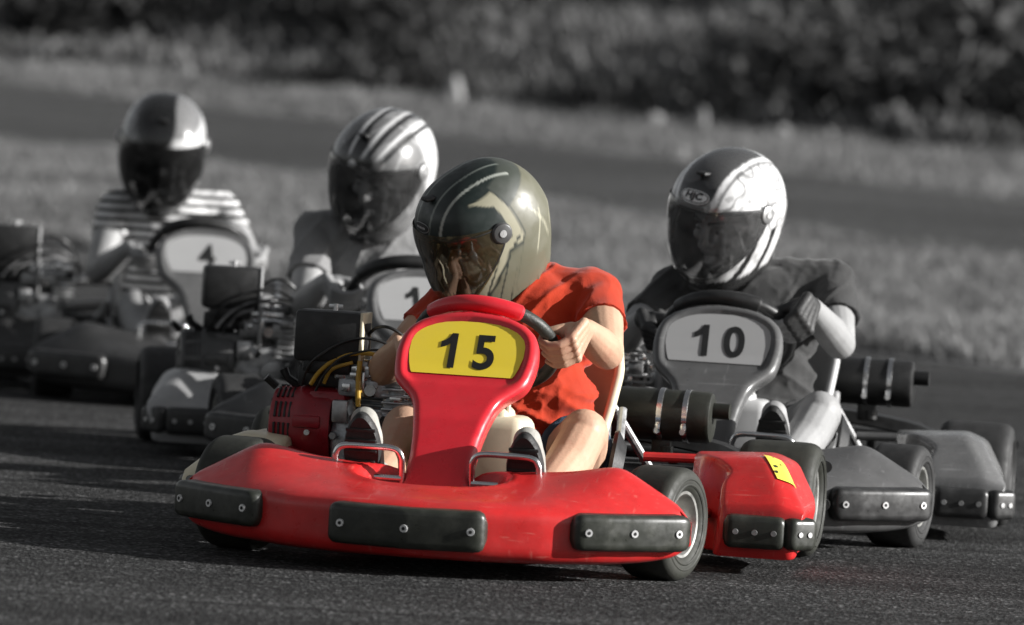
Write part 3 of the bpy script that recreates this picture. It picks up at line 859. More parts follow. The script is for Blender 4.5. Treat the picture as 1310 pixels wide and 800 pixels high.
PM = R(88)
def e_lo(phi):
    a = min(1, abs(phi)/PM); return R(-40+ 47*a**2.0)
def e_hi(phi):
    a = min(1, abs(phi)/PM); return R(27 - 6*a**2)
def make_helmet(root, body_parent, c, rot, paint, shellm, visor, scale=1., emblem=None):
    T = Matrix.Translation(c) @ rot.to_4x4() @ Matrix.Scale(scale, 4)
    NP = 200; rows = [('b', i/26) for i in range(26)] + [('m', i/16) for i in range(16)] + [('t', i/45) for i in range(46)]
    def elev(phi, row):
        k, s = row; lo, hi = e_lo(phi), e_hi(phi)
        if k == 'b': return R(-88) + (lo-R(-88))*s
        if k == 'm': return lo + (hi-lo)*s
        return hi + (R(90)-hi)*s
    phis = [-math.pi + 2*math.pi*i/NP for i in range(NP)]
    verts = []; cols = []
    for r in rows:
        for ph in phis:
            e = elev(ph, r); q = helmet_shape(ph, e); verts.append(q); cols.append(paint(ph, e, q))
    faces = []; K = len(rows)
    for i in range(K-1):
        for k in range(NP):
            l = (k+1) % NP
            if rows[i][0] == 'm' and abs(phis[k]) < PM and abs(phis[l]) < PM+.001: continue
            faces.append([i*NP+k, i*NP+l, (i+1)*NP+l, (i+1)*NP+k])
    me = bpy.data.meshes.new('helmet'); me.from_pydata([tuple(T @ p) for p in verts], [], faces); me.update()
    bm = bmesh.new(); bm.from_mesh(me); bmesh.ops.recalc_face_normals(bm, faces=bm.faces[:]); bm.to_mesh(me); bm.free()
    at = me.color_attributes.new('paint', 'FLOAT_COLOR', 'POINT')
    at.data.foreach_set('color', [x for cc in cols for x in (*cc, 1)])
    me.materials.append(shellm); me.polygons.foreach_set('use_smooth', [True]*len(me.polygons))
    me.set_sharp_from_angle(angle=R(50))
    h = link('helmet', me, body_parent)
    # lining just inside, with the same opening
    iv = [T @ (p*.955) for p in verts]
    mb = MB(); mb.add(iv, faces); mb.build('lining', M['lining'], h, 180)
    # edge trim round the eye port
    loop = [helmet_shape(ph, e_hi(ph)) for ph in np.linspace(-PM, PM, 60)] + [helmet_shape(ph, e_lo(ph)) for ph in np.linspace(PM, -PM, 60)]
    mb = MB(); mb.tube([T @ (p*1.0) for p in loop], .0045, 8, 0, True); mb.build('port_trim', M['black'], h, 60)
    # visor: follows the shell a few millimetres out
    vv = []; vf = []; NV = 61; NR = 15
    for i in range(NR):
        s = -.06 + 1.14*i/(NR-1)
        for ph in np.linspace(-PM*1.10, PM*1.10, NV):
            lo, hi = e_lo(ph), e_hi(ph); a = abs(ph)/(PM*1.10)
            if a > .8:     # the ends round off towards the pivot
                kx = (a-.8)/.2; mid = (lo+hi)/2; lo = mid+(lo-mid)*(1-.55*kx*kx); hi = mid+(hi-mid)*(1-.55*kx*kx)
            q = helmet_shape(ph, lo+(hi-lo)*s)
            vv.append(T @ (q*1.028))
    for i in range(NR-1):
        for k in range(NV-1): vf.append([i*NV+k, i*NV+k+1, (i+1)*NV+k+1, (i+1)*NV+k])
    mb = MB(); mb.add(vv, vf); mb.build('visor', visor, h, 80)
    # pivots
    for sg in (-1, 1):
        q = helmet_shape(sg*R(88), R(15)); nn = V(sg, -.05, .1).normalized()
        mb = MB(); mb.cyl(T @ (q*1.0), T @ (q+nn*.010), .027, .024, 28, 0, .003); mb.cyl(T @ (q+nn*.009), T @ (q+nn*.0125), .010, .009, 16, 1)
        mb.build('visor_pivot', [M['dull_steel'] if shellm is M['helmet_gloss'] else M['frame_grey'], M['bolt']], h)
    # brow vent and chin vent
    mb = MB()
    q = helmet_shape(0, R(-52)); mb.box(T @ (q+V(0, -.002, 0)), (.05, .012, .014), .004, 0, rot=rot @ Matrix.Rotation(R(25), 3, 'X')); mb.build('vent', M['black'], h); mb = MB()
    q = helmet_shape(0, R(62)); mb.box(T @ (q+V(0, 0, .001)), (.03, .045, .010), .004, 0, rot=rot @ Matrix.Rotation(R(-20), 3, 'X'))
    mb.build('vent', M['black'], h)
    if emblem: emblem(T, h)
    return h

def emblem_oval(T, h, word=None, w=.036, hh=.011, e0=R(36.5), light=.75, dark=.02):
    mb = MB()
    def pt(x, y, off):
        ph = x/.150; e = e0 + y/.155
        q = helmet_shape(ph, e); return T @ (q*(1.0+off/.15))
    def disc(a, b, off, mat):
        n = 40; v = [pt(0, 0, off)]; f = []
        for r in (.5, 1):
            for k in range(n):
                t = 2*math.pi*k/n
                cx = math.copysign(abs(math.cos(t))**.8, math.cos(t)); v.append(pt(a*r*cx, b*r*math.sin(t), off))
        for k in range(n):
            l = (k+1) % n; f.append([0, 1+k, 1+l]); f.append([1+k, 1+n+k, 1+n+l, 1+l])
        mb.add(v, f, mat)
    disc(w, hh, .002, 0); disc(w*.94, hh*.86, .0028, 1); disc(w*.88, hh*.72, .0034, 1 if word is None else 0)
    if word:
        tv, tf = text_mesh(word, hh*1.5, .05, 1.05)
        mb.add([pt(x*1.35+.12*y, y*.85, .0046) for x, y in tv], tf, 1)
    else:
        for s in (-1, 0, 1): mb.add([pt(s*w*.4-.006, -.0022, .0042), pt(s*w*.4+.007, -.0022, .0042), pt(s*w*.4+.006, .0022, .0042), pt(s*w*.4-.007, .0022, .0042)], [[0, 1, 2, 3]], 0)
    mb.build('emblem', [M['plate_grey'] if word is None else M['emblem_white'], M['ink']], h, 180)

def make_driver(kart, J, skin, shirtm, shortm, uppers, label, hel, folds=.006, stripes=False, glove=False, shirt_collar=False):
    hip = V(*J['hip'])
    Kw = kart.matrix_basis
    root = empty('person', Kw @ hip, kart.rotation_euler.z)
    tag(root, label, 'racing driver', 'drivers seated in the go-karts')
    P = {k: V(*v)-hip for k, v in J.items() if isinstance(v, tuple) and len(v) == 3 and k not in ('hrot',)}
    wo = lambda p: p-hip
    hr = Matrix.Rotation(R(-J['hrot'][0]), 3, 'Z') @ Matrix.Rotation(R(J['hrot'][2]), 3, 'Y') @ Matrix.Rotation(R(J['hrot'][1]), 3, 'X')
    head = P['head']
    sh = {1: P['shL'], -1: P['shR']}; el = {1: P['elL'], -1: P['elR']}
    rims = {1: rim_pt(J['hand'][0])-hip, -1: rim_pt(J['hand'][1])-hip}
    tang = {}
    for s, a in ((1, J['hand'][0]), (-1, J['hand'][1])): tang[s] = (rim_pt(a+2)-rim_pt(a-2)).normalized()
    oh = {s: ((rims[s]+hip-WC).normalized()*.72 + V(0, .643, .766)*.62 + (el[s]-rims[s]).normalized()*.45) for s in (1, -1)}
    oh = {s: (oh[s]-tang[s]*oh[s].dot(tang[s])).normalized() for s in (1, -1)}
    wr = {s: rims[s] + oh[s]*.070 + (el[s]-rims[s]).normalized()*.045 for s in (1, -1)}
    knee = {1: P['knL'], -1: P['knR']}; ank = {1: P['anL'], -1: P['anR']}
    mid_sh = (sh[1]+sh[-1])/2
    neck0 = mid_sh + V(0, -.01, .035); hc = head + hr @ V(0, .02, -.05)
    chest = mid_sh.lerp(V(0, 0, 0), .22) + V(0, -.015, 0); belly = mid_sh.lerp(V(0, 0, 0), .60) + V(0, -.045, 0)
    b = MB()
    ax = (sh[1]-sh[-1]).normalized(); lean = Matrix.Rotation(math.atan2(-(mid_sh.x), mid_sh.z)*-1, 3, 'Y')
    rx = Matrix.Rotation(R(-8), 3, 'X')
    def torso(b, gr):
        W = (sh[1]-sh[-1]).length/2
        b.ell(chest, (W*.82+gr, .112+gr, .15+gr), 0, rx, 28)
        b.ell(chest+V(0, .0, .06), (W*.80+gr, .095+gr, .10+gr), 0, rx, 28)
        b.ell(belly, (.162+gr, .125+gr, .15+gr), 0, rx, 28)
        b.ell(V(0, -.01, .03), (.165+gr, .13+gr, .11+gr), 0, None, 28)
        for s in (1, -1):
            b.cap(sh[s]-ax*s*.02, .060+gr, chest+V(0, 0, .03), .085+gr)
            b.cap(sh[s]+V(0, 0, .0), .056+gr, neck0-V(0, -.01, .01), .048+gr)
            b.cap(sh[s]-V(0, 0, .02), .052+gr, chest-V(0, 0, .05)+ax*s*W*.5, .06+gr)
    torso(b, 0)
    b.cap(neck0-V(0, 0, .03), .060, hc, .054)
    # head with a face
    b.ell(head+hr @ V(0, .015, .015), (.076, .096, .105), 0, hr, 28)
    b.ell(head+hr @ V(0, -.02, -.05), (.060, .070, .075), 0, hr, 24)
    b.cap(head+hr @ V(0, -.088, .012), .009, head+hr @ V(0, -.112, -.030), .014)          # nose
    for s in (1, -1):
        b.cap(head+hr @ V(s*.012, -.088, .026), .010, head+hr @ V(s*.046, -.070, .024), .010)  # brow
        b.ell(head+hr @ V(s*.042, -.066, -.028), (.020, .018, .018), 0, hr, 12)            # cheek
        b.ell(head+hr @ V(s*.014, -.098, -.036), (.010, .010, .008), 0, hr, 10)
        b.ell(head+hr @ V(s*.078, .01, -.01), (.010, .020, .030), 0, hr, 12)               # ear
    b.cap(head+hr @ V(-.020, -.085, -.062), .008, head+hr @ V(.020, -.085, -.062), .008)
    b.ell(head+hr @ V(0, -.076, -.095), (.022, .018, .018), 0, hr, 12)
    for s in (1, -1):
        b.cap(sh[s], .056, sh[s].lerp(el[s], .5), .052); b.cap(sh[s].lerp(el[s], .5), .052, el[s], .041)
        fm = el[s].lerp(wr[s], .35)
        b.cap(el[s], .042, fm, .044); b.cap(fm, .044, wr[s], .029)
        hand_prims(b, rims[s], tang[s], wr[s], V(0, -.643, -.766), oh[s], up_thumb=s)
        h0 = V(s*.095, -.01, .01)
        b.cap(h0, .088, h0.lerp(knee[s], .55), .078); b.cap(h0.lerp(knee[s], .55), .076, knee[s], .058)
        b.ell(knee[s]+V(0, -.012, .004), (.052, .050, .055))
        cm = knee[s].lerp(ank[s], .33)+V(0, .018, -.015)
        b.cap(knee[s], .054, cm, .057); b.cap(cm, .056, ank[s], .036)
        b.cap(ank[s], .037, ank[s]+V(0, -.05, .06), .036)
    me = remesh(b, J.get('vox', .0055), 3, .4); me.materials.append(skin)
    body = link('body', me, root)
    # eyes and brows (seen through the visor)
    e = MB()
    for s in (1, -1):
        e.ell(head+hr @ V(s*.031, -.079, .002), (.013, .008, .007), 0, hr, 12); e.ell(head+hr @ V(s*.031, -.0865, .001), (.006, .003, .006), 1, hr, 10)
    e.build('eyes', [M['eye_white'], M['brow']], body)
    e = MB()
    for s in (1, -1): e.cap(head+hr @ V(s*.014, -.099, .028), .0042, head+hr @ V(s*.048, -.080, .031), .0035)
    e.build('eyebrows', M['brow'], body)
    # T-shirt
    t = MB(); torso(t, .011)
    for s in (1, -1):
        cuff = sh[s].lerp(el[s], J.get('cuff', .62)); d = (el[s]-sh[s]).normalized()
        t.cap(sh[s], .064, sh[s].lerp(cuff, .5), .063)
        t.cyl(sh[s].lerp(cuff, .3), cuff, .062, .064, 24)
    t.cap(neck0-V(0, .0, .02), .064, neck0+V(0, -.005, .012), .058)
    sm = remesh(t, .0048, 6, .5)
    n = len(sm.vertices); co = np.empty(n*3); no = np.empty(n*3)
    sm.vertices.foreach_get('co', co); sm.vertices.foreach_get('normal', no)
    co = co.reshape(-1, 3); no = no.reshape(-1, 3); amp = np.zeros(n)
    sd = Vector((J['head'][0]*31+3, 5.1, 1.7)); sm.calc_loop_triangles()
    for i in range(n):
        p = Vector(co[i])
        w = noise.noise_vector(p*5+sd)*.05
        q = p + w
        low = ss_(.36, .20, p.z) if False else min(1, max(0, (.37-p.z)/.16))
        r1 = 1-abs(noise.noise(Vector((q.x*5+q.z*3, q.y*4, q.z*21+q.x*11))+sd))*2.2      # gathered folds across the belly
        r2 = 1-abs(noise.noise(Vector((q.x*19-q.z*11, q.y*5, q.z*5+q.x*4))+sd*2))*2.2     # drape from the shoulders
        r3 = 1-abs(noise.noise(Vector((q.x*9-q.z*26, q.y*6, q.z*12+q.x*20))+sd*3))*2.2    # short diagonal creases
        amp[i] = folds*(1.7*max(0, r1)**1.6*low + .9*max(0, r2)**1.6*(1-.6*low) + .6*max(0, r3)**2*(.3+.7*low)) - folds*.7
    co += no*amp[:, None]
    sm.vertices.foreach_set('co', co.ravel()); sm.update()
    if stripes:
        f = np.zeros(n)
        for i in range(n):
            p = co[i]; s = 1 if p[0]-mid_sh.x > 0 else -1
            sp, ep = np.array(sh[s]), np.array(el[s]); dd = ep-sp; tt = np.dot(p-sp, dd)/np.dot(dd, dd)
            dist = np.linalg.norm(p-(sp+dd*min(max(tt, 0), 1)))
            v = p[2] if dist > .085 or tt < 0 else p[2]
            f[i] = .58+.5*math.sin(v*2*math.pi/.030)
        sat = sm.attributes.new('stripe', 'FLOAT', 'POINT'); sat.data.foreach_set('value', f)
    sm.materials.append(shirtm)
    shirt = link('t_shirt', sm, body)
    if shirt_collar:
        c = MB(); ss = []
        for k in range(40):
            a = 2*math.pi*k/40
            d = V(math.sin(a), -math.cos(a), 0); front = max(0, math.cos(a))
            c0 = neck0 + V(0, 0, .006-.035*front)
            ss.append([c0+d*.066+V(0, 0, .034), c0+d*.072+V(0, 0, .034), c0+d*(.092+.01*abs(math.sin(a)))+V(0, 0, -.004), c0+d*.088+V(0, 0, -.010), c0+d*.066+V(0, 0, .0)])
        c.loft(ss, 0, False, True, True); c.build('collar', shirtm, shirt, 60)
    # shorts
    t = MB(); t.ell(V(0, -.01, .02), (.176, .142, .105), 0, None, 24)
    for s in (1, -1):
        h0 = V(s*.095, -.01, .01); t.cap(h0, .100, h0.lerp(knee[s], .4), .094); t.cyl(h0.lerp(knee[s], .2), h0.lerp(knee[s], J.get('short', .66)), .094, .090, 24)
    sm = remesh(t, .007, 5, .5); sm.materials.append(shortm); link('shorts', sm, body)
    # shoes: sole towards the pedal
    for s in (1, -1):
        A = ank[s]; ss = MB(); up = MB()
        ux = V(1, 0, 0); uz = V(0, -.34, .94).normalized(); un = V(0, -.94, -.34).normalized()   # sole normal faces forward
        base = A + V(0, -.050, -.075)
        def outline(gr):
            pts = []
            for k in range(40):
                a = 2*math.pi*k/40; y = math.sin(a); x = math.cos(a)
                zl = .135+.137*y
                w = float(np.interp(zl, [0, .05, .12, .19, .24, .272], [.030, .034, .034, .046, .044, .034]))
                pts.append((math.copysign(abs(x)**.8, x)*(w+gr), zl + gr*y))
            return pts
        o0 = outline(0)
        ss.loft([[base+ux*x*kk+uz*(.135+(z-.135)*kk)+un*d for x, z in o0] for kk, d in ((1, .0), (1.03, .008), (1.03, .020), (.97, .028))])
        for k in range(9):
            z = .03+.026*k; w = float(np.interp(z, [0, .05, .12, .19, .24, .272], [.026, .030, .030, .042, .040, .028]))
            ss.box(base+uz*z+un*.0285, (w*1.75, .006, .008), .002, 0, rot=Matrix.Rotation(R(20), 3, 'X'))
        upm = MB()
        upm.cap(base+uz*.05-un*.03, .040, base+uz*.10-un*.035, .042); upm.cap(base+uz*.10-un*.03, .042, base+uz*.20-un*.022, .040); upm.cap(base+uz*.20-un*.02, .040, base+uz*.245-un*.012, .033)
        upm.cap(base+uz*.04-un*.02, .036, A+V(0, .01, .02), .047)
        um = remesh(upm, .005, 4, .5); um.materials.append(uppers)
        sho = link('shoe', um, body); ss.build('sole', M['shoe'], sho, 40)
    if glove:
        for s in (1, -1):
            gm = MB(); hand_prims(gm, rims[s], tang[s], wr[s], V(0, -.643, -.766), oh[s], grow=.003, up_thumb=s, only_palm=True)
            q = remesh(gm, .004, 2, .4); q.materials.append(M['glove']); link('glove', q, body)
    make_helmet(root, body, head + hr @ V(0, -.004, .012), hr, *hel)
    return root

# ---- helmet paint schemes: phi heading, e elevation, q point
def mixc(a, b, t): return tuple(x*(1-t)+y*t for x, y in zip(a, b))
def paint15(ph, e, q):
    a = math.degrees(abs(ph)); E = math.degrees(e); hi = math.degrees(e_hi(ph)); lo = math.degrees(e_lo(ph))
    dark = (.010, .017, .015); khaki = (.125, .122, .085); cream = (.30, .285, .205); steel = (.055, .062, .052)
    c = dark
    # khaki-silver back and lower sides
    edge = 112 - 26*ss_(0, -45, E) if False else 112 - 30*min(1, max(0, -E/45)) - 6*min(1, max(0, (E-30)/30))
    c = mixc(c, khaki, ss_(edge-1.5, edge+1.5, a)*(1-ss_(30, 33, E-.12*(a-110))))
    c = mixc(c, steel, ss_(edge-1.5, edge+1.5, a)*ss_(30, 33, E-.12*(a-110))*(1-ss_(54, 58, E)))
    # cream band: over the temple, down behind the pivot, along the lower edge of the visor to the chin
    lb = 50-10*ss_(70, 100, a); band = ss_(lb-1, lb+1, E)*(1-ss_(51, 52.5, E))*ss_(66, 70, a)*(1-ss_(edge-3, edge-1, a))
    band = max(band, ss_(edge-15+8*ss_(40, 15, E)*0, edge-13, a)*(1-ss_(edge-3, edge-1.5, a))*(1-ss_(51, 52.5, E))*ss_(lo-2, lo, E))
    band = max(band, ss_(2, 3, lo-E)*(1-ss_(13, 15, lo-E))*(1-ss_(edge-3, edge-1, a))*ss_(12, 16, a))
    c = mixc(c, cream, band)
    g2 = ss_(15, 16, lo-E)*(1-ss_(17.5, 18.5, lo-E))*(1-ss_(edge, edge+3, a)); c = mixc(c, (.02, .025, .02), g2)
    c = mixc(c, khaki, ss_(17.5, 18.5, lo-E)*(1-ss_(edge-1, edge+1, a))*ss_(12, 16, a))
    # dark slashes across the chin band
    t = (a*.9 + (lo-E)*1.6) % 34
    c = mixc(c, (.02, .025, .02), (1-ss_(4, 5.5, t))*ss_(1, 2, lo-E)*ss_(18, 24, a)*(1-ss_(edge-8, edge-2, a)))
    # scratch-like decoration on the back
    for k, (a0, sl) in enumerate(((128, .5), (139, -.4), (150, .7))):
        c = mixc(c, (.52, .50, .38), .55*(1-ss_(.5, 1.3, abs(a-a0-sl*(E+10)))) * (1-ss_(14, 20, abs(E+8-6*k))))
    # two pale pinstripes from brow over the crown
    if q.z > .03 and q.y < .10:
        for x0, tone in ((.032, (.17, .19, .17)), (.068, (.36, .38, .34))):
            d = abs(abs(q.x)-x0*(1+.35*(q.y+.1))); c = mixc(c, tone, 1-ss_(.002, .0045, d))
    return c
def paint10(ph, e, q):
    white = g(.74); c = white
    n = noise.noise(Vector((q.x*22, q.y*22, q.z*22))); n2 = noise.noise(Vector((q.x*60+4, q.y*30, q.z*60)))
    c = mixc(c, g(.12), .85*(1-ss_(.03, .11, abs(n)))*(1 if q.z > -.02 else .2)); c = mixc(c, g(.25), .6*ss_(.2, .35, n2))
    top = 1-ss_(.046, .050, abs(q.x+.004) - .14*max(0, q.z-.06))
    if q.z > .03 and q.y < .10: c = mixc(c, g(.075), top)
    if q.z > .03 and q.y < .02:
        zz = .122 - .030*abs(math.sin(q.x*46+.4)); z2 = .150 - .018*abs(math.sin(q.x*38))
        c = mixc(c, g(.26), top*(1-ss_(zz-.003, zz+.003, q.z))); c = mixc(c, g(.012), top*ss_(zz-.003, zz+.003, q.z)*(1-ss_(z2-.003, z2+.003, q.z)))
    if q.z > .03:
        d = abs(abs(q.x+.004)-.14*max(0, q.z-.06) - .056); c = mixc(c, g(.85), 1-ss_(.003, .006, d))
        d = abs(abs(q.x+.004)-.14*max(0, q.z-.06) - .068); c = mixc(c, g(.12), (1-ss_(.002, .005, d))*.8)
    if q.z < -.015:
        sl = (q.y*1.15 - q.z*.62 + 10) % .085
        c = mixc(c, g(.02), (1 if sl < .026 else 0)*ss_(.05, .07, abs(q.x)))
        if .026 <= sl < .032: c = g(.5)
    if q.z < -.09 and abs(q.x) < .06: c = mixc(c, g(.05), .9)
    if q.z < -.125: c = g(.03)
    return c
def paint_mid(ph, e, q):
    c = g(.15); n = noise.noise(Vector((q.x*14, q.y*14, q.z*14)))
    c = mixc(c, g(.30), .8*(1-ss_(.03, .12, abs(n))))
    c = mixc(c, g(.66), ss_(.02, .05, q.y+.015+.12*max(0, -q.z)*(1 if q.x > 0 else 0))*ss_(.06, .09, abs(q.x)))
    if q.z > .0:
        w = .056*(1-ss_(.09, .19, q.z+.35*max(0, q.y+.05)))+.006
        c = mixc(c, g(.012), (1-ss_(w-.003, w+.003, abs(q.x+.012))))
        for k in (-1, 0, 1):
            d = abs(q.x-(.02+k*.045)-(.35+.25*k)*(q.z-.12)); c = mixc(c, g(.62), (1-ss_(.004, .008, d))*ss_(.10, .12, q.z))
            d = abs(q.x-(.036+k*.05)-(.4+.25*k)*(q.z-.12)); c = mixc(c, g(.02), (1-ss_(.005, .009, d))*ss_(.09, .11, q.z))
        if q.y < 0: c = mixc(c, g(.8), 1-ss_(.011, .014, math.hypot(q.x+.012, q.z-.088)))
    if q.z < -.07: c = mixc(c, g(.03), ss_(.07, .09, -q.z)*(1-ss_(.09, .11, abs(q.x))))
    return c
def paint4(ph, e, q):
    c = g(.09); n = noise.noise(Vector((q.x*16, q.y*16, q.z*16)))
    c = mixc(c, g(.24), .7*(1-ss_(.04, .16, abs(n))))
    c = mixc(c, g(.30), ss_(.02, .08, q.y)*.8)
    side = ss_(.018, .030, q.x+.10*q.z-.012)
    c = mixc(c, g(.17), side*ss_(.01, .03, q.z)); c = mixc(c, g(.55), side*ss_(.03, .045, q.x)*ss_(.045, .055, q.z)*(1-ss_(.105, .120, q.z)))  # pale spot beside the brow is a sun highlight put into the paint
    if q.z > .05 and q.y < .09:
        d = math.hypot((q.x+.022)/.064, (q.z-.140+.10*max(0, q.y))/.062); c = mixc(c, g(.008), 1-ss_(.93, 1.03, d))
    if .03 < q.z < .09 and q.y < 0: c = mixc(c, g(.5), (1-ss_(.016, .022, math.hypot(q.x+.02, (q.z-.064)*1.5)))*.9)
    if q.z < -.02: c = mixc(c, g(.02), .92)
    return c

# ----------------------------------------------------------------------------- the place
def bush_edge(x): return 63.7 - .905*x
def hfun(x, y):
    z = .0325*max(0, y-35.5); d = y-bush_edge(max(-25, min(25, x)))
    if d > 0: z += .11*d*ss_(0, 6, d)
    return z

def sheet(name, xs, ys, zf, m, kind='structure'):
    v = []; f = []; nx = len(xs)
    for y in ys:
        for x in xs: v.append((x, y, zf(x, y)))
    for j in range(len(ys)-1):
        for i in range(nx-1): f.append([j*nx+i, j*nx+i+1, (j+1)*nx+i+1, (j+1)*nx+i])
    mb = MB(); mb.add(v, f); o = mb.build(name, m, None, 180); o['kind'] = kind
    return o

def asphalt(name, base, contrast=.5):
    m, nt, out = new_mat(name); L = nt.links
    b = N(nt, 'ShaderNodeBsdfPrincipled'); L.new(b.outputs[0], out.inputs[0])
    tc = N(nt, 'ShaderNodeTexCoord')
    def no(s, d, r=.6, sc=(1, 1, 1)):
        mp = N(nt, 'ShaderNodeMapping'); mp.inputs['Scale'].default_value = sc; L.new(tc.outputs['Object'], mp.inputs['Vector'])
        n = N(nt, 'ShaderNodeTexNoise'); n.inputs['Scale'].default_value = s; n.inputs['Detail'].default_value = d; n.inputs['Roughness'].default_value = r
        L.new(mp.outputs[0], n.inputs['Vector']); return n
    vo = N(nt, 'ShaderNodeTexVoronoi'); vo.inputs['Scale'].default_value = 120; L.new(tc.outputs['Object'], vo.inputs['Vector'])
    stone = ramp(nt, vo.outputs['Color'], [(.12, base*.25), (.6, base*1.05), (.84, base*2.6), (.97, base*7)])
    grain = ramp(nt, no(70, 4).outputs['Fac'], [(.3, .5), (.7, 1.6)])
    patch = ramp(nt, no(1.1, 6, .6, (.13, 2.2, 1)).outputs['Fac'], [(.32, .55), (.68, 1.45)])
    m1 = N(nt, 'ShaderNodeMix', data_type='RGBA', blend_type='MULTIPLY'); m1.inputs[0].default_value = 1
    L.new(stone.outputs[0], m1.inputs[6]); L.new(grain.outputs[0], m1.inputs[7])
    m2 = N(nt, 'ShaderNodeMix', data_type='RGBA', blend_type='MULTIPLY'); m2.inputs[0].default_value = 1
    L.new(m1.outputs[2], m2.inputs[6]); L.new(patch.outputs[0], m2.inputs[7])
    rub = ramp(nt, no(1., 4, .55, (.05, 5.5, 1)).outputs['Fac'], [(.50, 1.), (.66, .50)])
    m3 = N(nt, 'ShaderNodeMix', data_type='RGBA', blend_type='MULTIPLY'); m3.inputs[0].default_value = 1
    L.new(m2.outputs[2], m3.inputs[6]); L.new(rub.outputs[0], m3.inputs[7])
    L.new(m3.outputs[2], b.inputs['Base Color']); b.inputs['Roughness'].default_value = .9; b.inputs['Specular IOR Level'].default_value = .12
    bp = N(nt, 'ShaderNodeBump'); bp.inputs['Strength'].default_value = .9; bp.inputs['Distance'].default_value = .006
    sm = N(nt, 'ShaderNodeMath', operation='ADD'); L.new(vo.outputs['Distance'], sm.inputs[0]); L.new(no(160, 3).outputs['Fac'], sm.inputs[1])
    L.new(sm.outputs[0], bp.inputs['Height']); L.new(bp.outputs[0], b.inputs['Normal'])
    return m

def soil(name, lo, hi, s=3.):
    return surf(name, g((lo+hi)/2), .95, var=(hi-lo)/(hi+lo), scale=s, bump=.6, bscale=12, spec=.1)

ASPH = asphalt('track_asphalt', .037); ASPH2 = asphalt('far_asphalt', .058)
TURF = soil('turf_soil', .09, .16, 2.2); BANK = soil('bank_soil', .04, .09, .8); DUSTY = soil('verge_dust', .12, .19, 3)

# ground sheet out to the horizon
ysg = np.unique(np.concatenate([np.linspace(-400, 0, 9), np.linspace(0, 100, 101), np.geomspace(100, 3000, 24)]))
xsg = np.unique(np.concatenate([-np.geomspace(20, 3000, 18), np.linspace(-20, 20, 21), np.geomspace(20, 3000, 18)]))
def zg(x, y):
    z = hfun(x, min(y, 110))
    return z-.006
sheet('ground', xsg, ysg, zg, TURF)

def near_edge(x):   # where the near track meets the grass
    return 31.45 - 1.80*x + .05*x*x
def low_edge(x): return 44.8 - 1.06*x
def up_edge(x): return 54.9 - 1.37*x

# near track: one sheet with an edge that runs away to the left
mb = MB(); v = []; f = []; xs = np.linspace(-14, 14, 57)
ts = np.linspace(0, 1, 40)
for x in xs:
    ye = max(12, near_edge(x)) if x < 8 else 18-(x-8)*.8
    for t in ts: v.append((x, -25+(ye+25)*t, 0.0))
n = len(ts)
for i in range(len(xs)-1):
    for k in range(n-1): f.append([i*n+k, (i+1)*n+k, (i+1)*n+k+1, i*n+k+1])
mb.add(v, f); o = mb.build('track', ASPH, None, 180); o['kind'] = 'structure'
# dusty verge beside the track
mb = MB(); v = []; f = []; xs = np.linspace(-6, 7, 80)
for i, x in enumerate(xs):
    ye = near_edge(x); w = .55+.25*noise.noise(Vector((x*1.7, 2, 0)))
    for k in range(5): v.append((x, ye-.30+ (w+.5)*k/4, .004+hfun(x, ye-.3+(w+.5)*k/4)))
for i in range(len(xs)-1):
    for k in range(4): f.append([i*5+k, (i+1)*5+k, (i+1)*5+k+1, i*5+k+1])
mb.add(v, f); o = mb.build('verge', DUSTY, None, 180); o['kind'] = 'structure'
# far loop of the track on the rising ground
mb = MB(); v = []; f = []; xs = np.linspace(-14, 14, 80)
for x in xs:
    for k in range(9):
        y = low_edge(x)+(up_edge(x)-low_edge(x))*k/8; v.append((x, y, hfun(x, y)+.02))
for i in range(len(xs)-1):
    for k in range(8): f.append([i*9+k, (i+1)*9+k, (i+1)*9+k+1, i*9+k+1])
mb.add(v, f); o = mb.build('far_track', ASPH2, None, 180); o['kind'] = 'structure'
# bank under the shrubs
mb = MB(); v = []; f = []; xs = np.linspace(-22, 22, 45)
for x in xs:
    for k in range(25):
        y = bush_edge(x)+ 40*(k/24)**1.3; v.append((x, y, hfun(x, y)+.02+.03*ss_(0, .3, k/24)))
for i in range(len(xs)-1):
    for k in range(24): f.append([i*25+k, (i+1)*25+k, (i+1)*25+k+1, i*25+k+1])
mb.add(v, f); o = mb.build('bank', BANK, None, 180); o['kind'] = 'structure'

